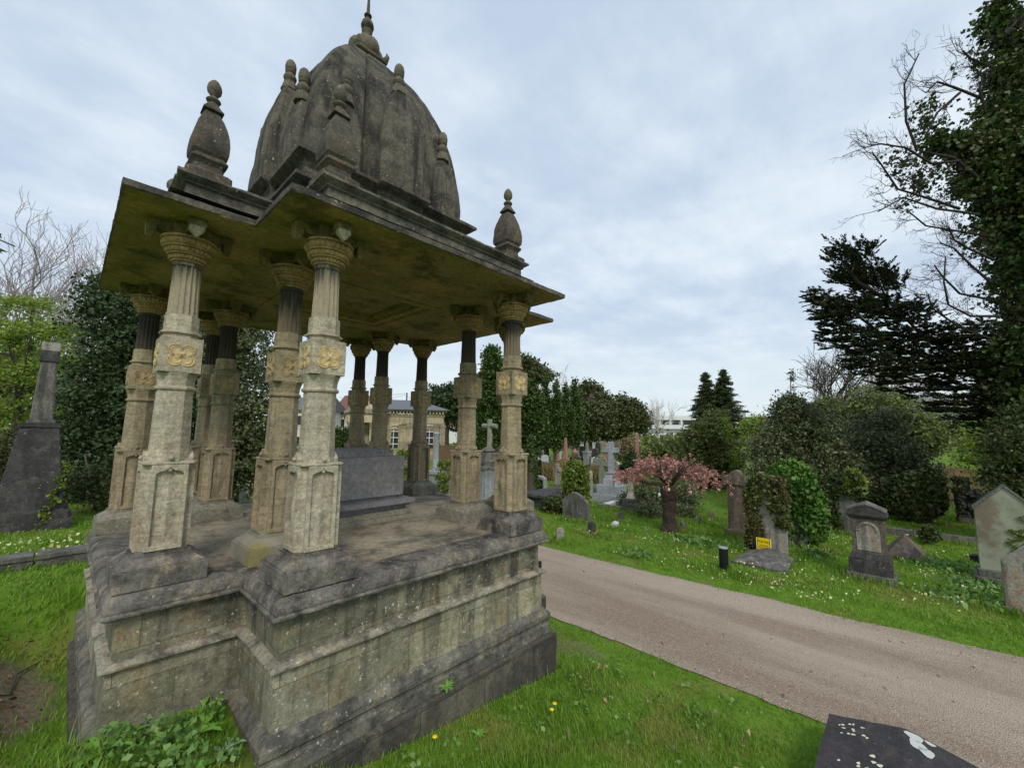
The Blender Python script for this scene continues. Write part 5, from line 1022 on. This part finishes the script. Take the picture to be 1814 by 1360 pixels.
# ------------------------------------------------------------------ red maple
g=G(1187,941); M['redbark']=plain('red brown bark',(.065,.042,.034),.95,.35,1.,scale=14)
t=thing('weeping_maple','squat weeping tree with thick red brown trunk and pinkish red leaves across the path','tree',(g.x,g.y,0)); s=DEP(1187,941)/F
m=MB(); m.tube([(0,0,-.1),(.01,0,.12),(.0,.02,.45),(.03,0,.75),(0,0,1.02),(0,.03,1.18)],[.27,.19,.15,.185,.20,.10],16); m.build('trunk',M['redbark'],t,rough=(.05,.034,6))
m=MB(); left=Vector((RT[0],RT[1],0))*-1; bk=Vector((FW[0],FW[1],0)); tips=[]
m.tube([Vector((0,0,1.02)),left*.25+Vector((0,0,1.18)),left*.6+Vector((0,0,1.22)),left*1.0+Vector((0,0,1.30))],[.07,.055,.045,.03],8)
for k in range(34):
    a=k*2.399; d=(left*-math.cos(a)+bk*math.sin(a)); L_=RS.uniform(.7,1.5); hz=RS.uniform(1.50,1.84)
    mid=d*L_*.45+Vector((0,0,hz)); e=d*L_+Vector((0,0,hz-.08-.42*max(0,L_-.6)*RS.uniform(.3,1.6))); m.tube([Vector((0,0,1.05)),d*L_*.15+Vector((0,0,1.32)),mid,e],[.028,.022,.013,.004],5); tips.append((mid,e))
m.build('branches',M['bark'],t,smooth=True)
pp=[]
for a,b in tips:
    for k in range(14):
        q=a.lerp(b,RS.uniform(.1,1.1))+Vector(RS.randn(3))*.08; pp+= [tuple(q+Vector(RS.randn(3))*.035) for _ in range(8)]
for k in range(40):
    q=left*(.65+.75*RS.rand())+Vector((0,0,1.36+.05*RS.randn()))+bk*RS.randn()*.15; pp+=[tuple(q+Vector(RS.randn(3))*.05) for _ in range(12)]
o=leafmesh('crown',pp,.058,M['red'],None,.6); o.parent=t
def hang(name,label,px,py,mat,sz,cat):
    c=P(px,py,DEP(1187,941)-.25); t=thing(name,label,cat,(c.x,c.y,c.z)); m=MB(); m.sphere((0,0,0),sz,12,8,1.4); m.build('body',mat,t,smooth=True); m=MB(); m.tube([(0,0,sz*1.3),(0,0,sz*1.3+.22)],.002,4); m.build('thread',M['whitep'],t)
hang('hanging_egg','small yellow egg ornament hanging from the maple',1185,867,M['paley'],.028,'ornament')
hang('hanging_egg','white ornament hanging left of the maple trunk',1168,876,M['whitep'],.035,'ornament'); hang('hanging_egg','white ornament hanging right of the maple trunk',1223,872,M['whitep'],.035,'ornament')
# ------------------------------------------------------------------ the two big trees on the right
D=11.
def pl3(pts,D=D,jz=.0): return [P(x,y,D+RS.uniform(-jz,jz)) for x,y in pts]
b=ft(1850,D); t=thing('ivy_clad_tree','tall tree smothered in ivy with bare twigs reaching left, top right corner','tree',(b[0],b[1],0))
O=Vector(t.location)
m=MB(); m.tube([Vector((0,0,-.1)),P(1845,700,D)-O,P(1835,450,D)-O,P(1830,250,D)-O,P(1790,80,D)-O,P(1765,-60,D)-O],[.34,.28,.22,.17,.1,.05],12)
m.tube([P(1835,450,D)-O,P(1750,330,D-.3)-O,P(1690,280,D-.5)-O,P(1620,265,D-.6)-O],[.08,.05,.035,.015],7); m.build('trunk',M['barkd'],t,smooth=True)
m=MB(); 
main=[[(1700,285),(1650,290),(1605,262),(1560,255),(1530,262)],[(1625,268),(1605,215),(1602,150),(1628,95)],[(1700,370),(1640,350),(1590,335),(1560,290),(1545,270)],[(1735,380),(1660,370),(1600,350),(1555,375)],[(1740,175),(1690,155),(1660,145),(1640,165)],[(1700,165),(1660,200),(1640,240)],[(1760,120),(1720,105),(1705,90)],[(1745,190),(1735,160),(1742,130)],[(1760,420),(1700,410),(1640,400),(1610,375)],[(1755,500),(1720,470),(1690,440),(1665,430)],[(1750,530),(1700,520),(1670,490),(1655,470)],[(1770,560),(1720,560),(1680,540),(1672,500),(1675,455)],[(1755,600),(1700,580),(1650,545),(1644,520)],[(1780,60),(1800,40),(1812,28)],[(1760,460),(1715,440),(1690,425),(1680,400)],[(1790,390),(1730,310),(1690,300)]]
rs=random.Random(8)
def twig(a,d,L_,r,k):
    q=a+d*L_*.5+Vector((rs.gauss(0,.03),rs.gauss(0,.05),-.03)); e=a+d*L_+Vector((0,0,rs.uniform(-.05,.12))); m.tube([a,q,e],[r,r*.8,max(.003,r*.5)],4)
    if k>0:
        for _ in range(2+(k>1)): 
            nd=(d+Vector((rs.gauss(0,.6),rs.gauss(0,.5),rs.gauss(0,.6)))).normalized(); twig(a.lerp(e,rs.uniform(.3,1)),nd,L_*.62,r*.6,k-1)
for ln in main:
    dz=rs.uniform(-.5,.4); pts=[P(x,y,D-.4+dz)-O for x,y in ln]; m.tube(pts,[.034*(1-.75*i/len(pts)) for i in range(len(pts))],6)
    for i in range(len(pts)-1):
        for _ in range(4): twig(pts[i].lerp(pts[i+1],rs.random()),((pts[-1]-pts[0]).normalized()+Vector((rs.gauss(0,.6),rs.gauss(0,.5),rs.gauss(0,.7)))).normalized(),rs.uniform(.25,.6),.009,2)
m.build('twigs',M['barkd'],t)
bl=[BL(1790,60,34,D,1,1.3),BL(1785,130,32,D),BL(1800,180,52,D),BL(1768,240,46,D),BL(1705,255,30,D,1,.7),BL(1800,300,80,D),BL(1735,310,40,D,1,.8),BL(1835,400,70,D),BL(1790,355,46,D),BL(1850,500,74,D),BL(1835,580,58,D),BL(1830,660,80,D),BL(1850,240,90,D),BL(1765,20,20,D,1,1.2),BL(1745,45,14,D),BL(1880,120,80,D),BL(1660,255,22,D,1,.7),BL(1900,400,120,D),BL(1812,470,34,D)]
p=clumps(bl,5600,13,.17,.35); leafmesh('ivy',p,.10,M['ivyd'],t,.85)
p=clumps(bl,1100,12,.16,.15); leafmesh('bright_ivy',p,.10,M['ivy'],t,.85)
lv=[BL(1640,215,42,D,1,1.2),BL(1630,330,50,D,1,.8),BL(1600,290,40,D,1,.8),BL(1735,110,34,D,1,1.3)]
lv+=[BL(1690,280,50,D,1,1),BL(1745,420,34,D,1,1.5),BL(1740,200,36,D),BL(1700,340,40,D)]
p=clumps(lv,520,6,.10,.8); leafmesh('sparse_leaves',p,.085,M['ivyd'],t,.8)
D=12.; b=ft(1850,D); t=thing('spreading_conifer','dark cedar like conifer with a bough reaching far left over the graves','tree',(b[0],b[1],0)); O=Vector(t.location)
m=MB(); m.tube([Vector((0,0,-.1)),P(1850,760,D)-O,P(1830,660,D)-O],[.3,.26,.2],10)
bough=[[(1830,660),(1740,650),(1640,600),(1570,530),(1545,470)],[(1700,640),(1600,620),(1520,560),(1470,530)],[(1640,600),(1560,590),(1500,580),(1450,590)],[(1830,680),(1740,690),(1640,680),(1560,650)],[(1570,530),(1520,500),(1490,460)],[(1640,600),(1640,560),(1660,530)]]
for ln in bough: pts=[P(x,y,D)-O for x,y in ln]; m.tube(pts,[.055*(1-.8*i/len(pts)) for i in range(len(pts))],7)
m.build('trunk',M['barkd'],t,smooth=True)
# feathery fans of foliage set in loose tiers
CB=[(1487,448,19),(1500,485,24),(1529,450,20),(1545,495,32),(1453,528,17),(1475,552,26),(1512,548,32),(1560,540,30),(1588,500,15),(1604,560,28),(1478,592,22),(1530,602,32),(1590,612,34),(1536,640,28),(1600,655,34),(1572,684,14),(1655,592,24),(1640,640,34),(1700,602,32),(1690,655,36),(1760,640,44),(1738,585,20),(1790,690,48),(1722,705,24),(1660,690,16),(1830,620,50),(1830,740,60),(1785,745,30),(1625,545,12),(1655,560,10),(1860,680,60),(1625,692,18),(1682,716,24),(1742,735,32),(1800,785,36)]
ar=np.array([r*r for _,_,r in CB],float); ar/=ar.sum(); pts=[];drs=[]; toleft=-np.array(RT)
for (x0,y0,r),k in zip(CB,RS.multinomial(7600,ar)):
    c0=np.array(P(x0,y0,D+RS.uniform(-.5,.5))); rm=r*D/F
    for _ in range(k):
        v=RS.randn(3); v/=np.linalg.norm(v); o=c0+v*rm*RS.rand()**.4*np.array([1,1,.9]); o[2]=round(o[2]/.20)*.20+RS.randn()*.028
        hd=toleft*RS.uniform(.2,1.2)+v*np.array([1,1,0])*.8; hd[2]=0; hd/=np.linalg.norm(hd)+1e-6; tip=y0<520
        hd=hd+np.array([0,0,RS.uniform(.15,1.3) if tip else RS.uniform(-.25,.4)]); hd/=np.linalg.norm(hd); sd=np.cross(hd,[0,0,1.]); sd/=np.linalg.norm(sd)
        L_=RS.uniform(.14,.34); n=int(16+L_*60); u=RS.rand(n); wv=RS.randn(n)*.045*(1.1-u)
        q=o+hd*(u*L_)[:,None]+sd*wv[:,None]+np.array([0,0,1.])*(.10*u**2*L_+RS.randn(n)*.006)[:,None]; pts.append(q); drs.append(hd+sd*(np.sign(wv)*.7)[:,None])
p=np.concatenate(pts); dd=np.concatenate(drs); leafmesh('crown',p,.075,M['con'],t,.34,dirs=dd*1.6,jit=.35)
tree('dark_laurel','dark leafy bush filling the right edge under the conifer','bush',ft(1840,9.5),[BL(1830,800,60,9.5),BL(1800,850,44,9.5),BL(1850,880,60,9.5),BL(1800,760,40,10.5),BL(1850,760,50,10),BL(1770,890,22,10.5)],M['ivyd'],1500,14,.16,.08,.08,shell=.35)
# ------------------------------------------------------------------ grass blades, flowers, weeds
def inplinth(x,y): return (np.abs(x)<2.13)&(np.abs(y)<1.44)|(np.abs(x)<1.44)&(np.abs(y)<2.13)
N=420000; az=YAW+RS.uniform(R(-60),R(60),N); d=np.exp(RS.uniform(math.log(1.0),math.log(26),N))
x=CP[0]+np.sin(az)*d; y=CP[1]+np.cos(az)*d
px0=np.array([PX0(v) for v in np.linspace(-12,40,2000)]); px1=np.array([PX1(v) for v in np.linspace(-12,40,2000)]); gy=np.linspace(-12,40,2000)
e0=np.interp(y,gy,px0); e1=np.interp(y,gy,px1)
ok=~inplinth(x,y)&((x<e0-.02+RS.rand(N)**3*.16)|(x>e1+.02-RS.rand(N)**3*.16))&~((x>.5)&(x<2.1)&(y<-4.33)&(y>-5.21))
sv=np.array([soil(a,b) if (a<2.1 and b<2.5) or (a>5 and a<12) else 0. for a,b in zip(x,y)]); ok&=(RS.rand(N)>sv*.93)
x,y,d=x[ok],y[ok],d[ok]; n=len(x)
hz=np.array([H(a,b) for a,b in zip(x,y)])
cl=np.array([mnoise.noise(Vector((a*1.6,b*1.6,0))) for a,b in zip(x,y)])
verge=np.minimum(np.abs(x-np.interp(y,gy,px0)),np.abs(x-np.interp(y,gy,px1)))<.55
h=(.032+.024*RS.rand(n)+.05*np.clip(cl,-.2,1))*np.where(verge,.6,1.)*np.where(x>5.4,1.25,1.)*np.where(RS.rand(n)<.03,1.9,1.)
nearw=inplinth(x*.93,y*.93); h=np.where(nearw,h*1.5,h)
w=np.clip(.0016*d,.0035,.02)*(.7+.6*RS.rand(n))
a=RS.rand(n)*2*PI; dx,dy=np.cos(a),np.sin(a); bend=h*RS.uniform(.2,1.0,n)
q=np.empty((n,4,3)); b0=np.stack([x,y,hz-.008],1); lat=np.stack([-dy,dx,0*dx],1)*w[:,None]*.5
q[:,0]=b0; mid=b0+np.stack([dx*bend*.3,dy*bend*.3,h*.6],1); q[:,1]=mid+lat; q[:,2]=b0+np.stack([dx*bend,dy*bend,h],1); q[:,3]=mid-lat
def rawquads(name,q,mat):
    n=len(q); me=bpy.data.meshes.new(name); me.vertices.add(n*4); me.vertices.foreach_set('co',q.reshape(-1).astype(np.float32)); me.loops.add(n*4); me.loops.foreach_set('vertex_index',np.arange(n*4,dtype=np.int32)); me.polygons.add(n); me.polygons.foreach_set('loop_start',np.arange(0,n*4,4,dtype=np.int32)); me.update(calc_edges=True)
    a=me.attributes.new('rnd','FLOAT','FACE'); a.data.foreach_set('value',RS.rand(n).astype(np.float32)); me.materials.append(mat); o=bpy.data.objects.new(name,me); COL.objects.link(o); return o
o=rawquads('grass',q,M['blade']); tag(o,'short green lawn grass on both sides of the gravel path','grass',kind='stuff')
# primroses and celandines
c=[]
for k in range(420):
    px=RS.uniform(965,1814); py=RS.uniform(895,1075) if RS.rand()<.8 else RS.uniform(860,1120); g=G(px,py)
    if g.x<5.5 or g.x>30: continue
    if mnoise.noise(Vector((g.x*.6,g.y*.6,4)))<-.1 and RS.rand()<.8: continue
    for _ in range(RS.randint(3,9)): c.append((g.x+RS.randn()*.10,g.y+RS.randn()*.10,.06+.04*RS.rand()))
c=[(a,b,z) for a,b,z in c if a>5.35]
o=leafmesh('primrose_flowers',c,.028,M['flower'],None,1.,dirs=None); tag(o,'scattered pale yellow primroses in the lawn across the path','flowers',kind='stuff')
c=[]
for (px,py,r,n_) in ((1240,965,.5,200),(1130,985,.3,90),(1215,960,.4,120),(1700,1010,.5,200),(1740,1040,.5,260),(1790,1075,.5,200),(1640,1000,.5,160),(1450,985,.4,120),(1020,880,.6,80),(1590,985,.3,80),(1660,1060,.3,50)):
    g=G(px,py)
    for k in range(n_): c.append((g.x+RS.randn()*r*.5,g.y+RS.randn()*r*.6,.05+.06*RS.rand()))
M['broad']=leafmat('broad weed leaves',(.09,.20,.035),(.22,.36,.10),None,.5,.2)
o=leafmesh('ground_cover',c,.10,M['broad'],None,.45,dirs=np.array([[0,0,.8]]*len(c))); tag(o,'broad leaved green plants among the graves across the path','ground cover',kind='stuff')
def weed(label,x,y,z,n,L_,wd,mat,seed,up=.7,flower=None):
    rs=random.Random(seed); t=thing('weed_plant',label,'weed',(x,y,z)); m=MB()
    for k in range(n):
        a=k*2.4+rs.uniform(-.3,.3); d=Vector((math.cos(a),math.sin(a),0)); l=L_*rs.uniform(.6,1.1); s=d.orthogonal(); s=Vector((-d.y,d.x,0)); u=up*rs.uniform(.6,1.2); N_=6; L1=[];L2=[];C_=[]
        for i in range(N_+1):
            q=i/N_; c_=d*l*q+Vector((0,0,l*u*(q-.75*q*q))); hw=wd*l*(math.sin(PI*min(1,q*.93+.05))**.8)*(.9+.25*math.sin(i*2.6)); L1.append(c_+s*hw+Vector((0,0,.18*hw))); L2.append(c_-s*hw+Vector((0,0,.18*hw))); C_.append(c_)
        b=len(m.v); m.v+= [tuple(v) for v in L1+C_+L2]; K=N_+1
        for i in range(N_): m.f+=[(b+i,b+i+1,b+K+i+1,b+K+i),(b+K+i,b+K+i+1,b+2*K+i+1,b+2*K+i)]
    m.build('leaves',mat,t,smooth=True)
    if flower:
        f=MB(); f.tube([(0,0,0),(.01,.01,.09),(0,.015,.13)],.0025,5); f.build('stalk',mat,t); f=MB(); f.lathe([(.003,.128),(.017,.134),(.019,.139),(.012,.144),(.003,.145)],18,(0,.015),mod=lambda k,a:.003*math.sin(a*9)); f.build('flower_head',flower,t)
M['weed']=plain('weed leaf',(.16,.33,.05),.5,.3,scale=20); M['weedg']=plain('grey green leaf',(.26,.38,.22),.6,.15,scale=20); M['yel']=plain('yellow petals',(.85,.62,.01),.5,.08)
h0=lambda x,y:H(x,y)
wl=[('broad dock weed in the corner of the plinth, left of the grey green one',-1.60,-1.66,9,.17,.15,'weed'),('grey green thistle rosette nearest the plinth corner',-1.50,-1.85,8,.12,.17,'weedg'),('leafy weed against the left front of the plinth',-1.93,-1.50,9,.14,.16,'weed'),('round leaved weed in the middle of the corner patch',-1.75,-1.78,12,.11,.22,'weed'),('tall narrow leaved weed by the left plinth edge',-2.02,-1.62,8,.19,.11,'weed'),('low clover like weed before the plinth corner',-1.66,-1.95,14,.09,.3,'weed'),('dock weed at the bottom edge beside the base course',-.80,-2.30,11,.14,.15,'weed'),('small weed on the lawn below the base course',.1,-2.35,8,.08,.2,'weed'),('spreading weed in the left foreground grass',-2.15,-1.95,9,.13,.18,'weed'),('small green sprig deep in the plinth corner',-1.55,-1.45,6,.18,.10,'weed')]
c=[]
for k in range(900):
    x_,y_=RS.uniform(-2.1,-1.42),RS.uniform(-2.1,-1.42)
    if mnoise.noise(Vector((x_*5,y_*5,0)))>.02: c.append((x_,y_,H(x_,y_)+.02+.10*RS.rand()))
o=leafmesh('corner_weeds',c,.038,M['broad'],None,.75,dirs=np.array([[0,0,.3]]*len(c))); tag(o,'small round leaved weeds filling the corner of the plinth','weeds',kind='stuff')
for i,(lb,x_,y_,n_,l_,w_,mt) in enumerate(wl): weed(lb,x_,y_,h0(x_,y_),n_,l_,w_,M[mt],i+3,.9)
g=OA(790,1215,1,-2.135); weed('green weed rooted in a joint of the dark base course',g.x,-2.15,g.z,16,.085,.13,M['weed'],44,.5)
for i,(px,py,lb) in enumerate(((985,1257,'yellow dandelion on the lawn, upper of the close pair'),(980,1270,'yellow dandelion on the lawn, lower of the close pair'),(771,1350,'yellow dandelion at the bottom edge of the photo'))):
    g=G(px,py,.12); weed(lb,g.x,g.y,H(g.x,g.y)-.03,6,.07,.16,M['weed'],i+60,.4,M['yel'])
M['prim']=plain('pale yellow petals',(.85,.82,.45),.5,.05)
g=G(68,1308,.7); weed('pale primrose in the left foreground grass',g.x,g.y,H(g.x,g.y)-.04,6,.09,.2,M['weed'],71,.5,M['prim'])
g=G(35,975,.8); 
c=[]
for k in range(90): c.append((-2.9+1.1*RS.rand(),3.1+1.4*RS.rand(),.84+.05*RS.rand()))
o=leafmesh('primrose_clump',c,.035,M['flower'],None,1.); tag(o,'pale primroses behind the low wall on the left','flowers',kind='stuff')
# fallen leaves and twigs on the bare patch
c=[(-2.75+RS.randn()*.35,-.1+RS.randn()*.8,0) for k in range(260)]; c=[(a,b,H(a,b)+.012) for a,b,_ in c if a<-2.2]
o=leafmesh('leaf_litter',c,.05,leafmat('dead leaves',(.10,.055,.03),(.24,.16,.09),None,.8,0),None,.6,dirs=None,fold=.05); tag(o,'dead leaves on the bare soil left of the plinth','leaves',kind='stuff')
m=MB(); m.tube([(-2.25,.9,H(-2.25,.9)+.02),(-2.4,.55,H(-2.4,.55)+.03),(-2.42,.2,H(-2.4,.2)+.02),(-2.7,-.15,H(-2.7,-.15)+.02)],[.004,.006,.006,.003],6)
o=m.build('fallen_twig',M['bark'],smooth=True); tag(o,'thin pale root or twig on the soil left of the plinth','twig')
c=[]
for k in range(26):
    c.append((RS.uniform(1.3,2.2),RS.uniform(-4,-2.2),.02+.1*0))
c=[(a,b,H(a,b)+.045) for a,b,_ in c]; o=leafmesh('fallen_leaves',c,.045,leafmat('tan leaves',(.35,.22,.12),(.5,.38,.25),None,.8,0),None,.6); tag(o,'a few tan fallen leaves on the near lawn','leaves',kind='stuff')
t=thing('wall_plaque','dark frame fixed on the far side of the plinth right end','plaque',(1.345,-1.78,1.0))
m=MB(); m.box(-.04,.035,-.16,.16,-.03,.09); m.build('upper_board',M['blackm'],t,bevel=.004); m=MB(); m.box(-.04,.03,-.16,.16,-.23,-.08); m.build('lower_board',M['blackm'],t,bevel=.004)
c=[]
for k in range(9000):
    y_=RS.uniform(-9,12); u=RS.rand(); x_=lerp(float(np.interp(y_,gy,px0)),float(np.interp(y_,gy,px1)),u if k%3 else (u**4 if k%2 else 1-u**4)); c.append((x_,y_,.017+.003*RS.rand()))
M['pebb']=leafmat('loose pebbles',(.36,.29,.23),(.62,.54,.46),None,.9,0,spec=.2)
o=leafmesh('loose_gravel',c,.012,M['pebb'],None,.8,fold=.5); tag(o,'loose gravel stones scattered over the path','gravel',kind='stuff')
c=[]
for k in range(150):
    x_,y_=RS.uniform(-2,2.2),RS.uniform(-4.6,-2.25)
    if H(x_,y_)<.5 and x_<2.3: c+=[(x_+RS.randn()*.05,y_+RS.randn()*.05,H(x_,y_)+.03+.03*RS.rand()) for _ in range(RS.randint(4,16))]
o=leafmesh('lawn_weeds',c,.034,M['broad'],None,.8,dirs=np.array([[0,0,.2]]*len(c))); tag(o,'small clover and plantain patches in the near lawn','weeds',kind='stuff')
bx=[];by=[];bh=[]
for (gx,gy_) in GR:
    dd_=math.hypot(gx-CP[0],gy_-CP[1])
    if dd_>19 or gx<4.8: continue
    for _ in range(520):
        a_=RS.rand()*2*PI; r_=RS.uniform(.12,.62); bx.append(gx+.55*r_*math.cos(a_)-.12); by.append(gy_+1.15*r_*math.sin(a_)); bh.append(RS.uniform(.07,.17))
bx=np.array(bx);by=np.array(by);bh=np.array(bh); n=len(bx); a=RS.rand(n)*2*PI; dx,dy=np.cos(a),np.sin(a); bn=bh*RS.uniform(.1,.8,n); w=.012*np.ones(n)
q=np.empty((n,4,3)); b0=np.stack([bx,by,0*bx-.01],1); lat=np.stack([-dy,dx,0*dx],1)*w[:,None]*.5
q[:,0]=b0; mid=b0+np.stack([dx*bn*.3,dy*bn*.3,bh*.6],1); q[:,1]=mid+lat; q[:,2]=b0+np.stack([dx*bn,dy*bn,bh],1); q[:,3]=mid-lat
o=rawquads('long_grass',q,M['blade']); tag(o,'longer grass tufts growing round the feet of the gravestones','grass',kind='stuff')
c=[(RS.uniform(2.4,5.1),RS.uniform(-6,6),.03) for k in range(70)]
o=leafmesh('path_litter',c,.04,bpy.data.materials['tan leaves'],None,.6,fold=.2); tag(o,'a few dead leaves blown onto the gravel path','leaves',kind='stuff')
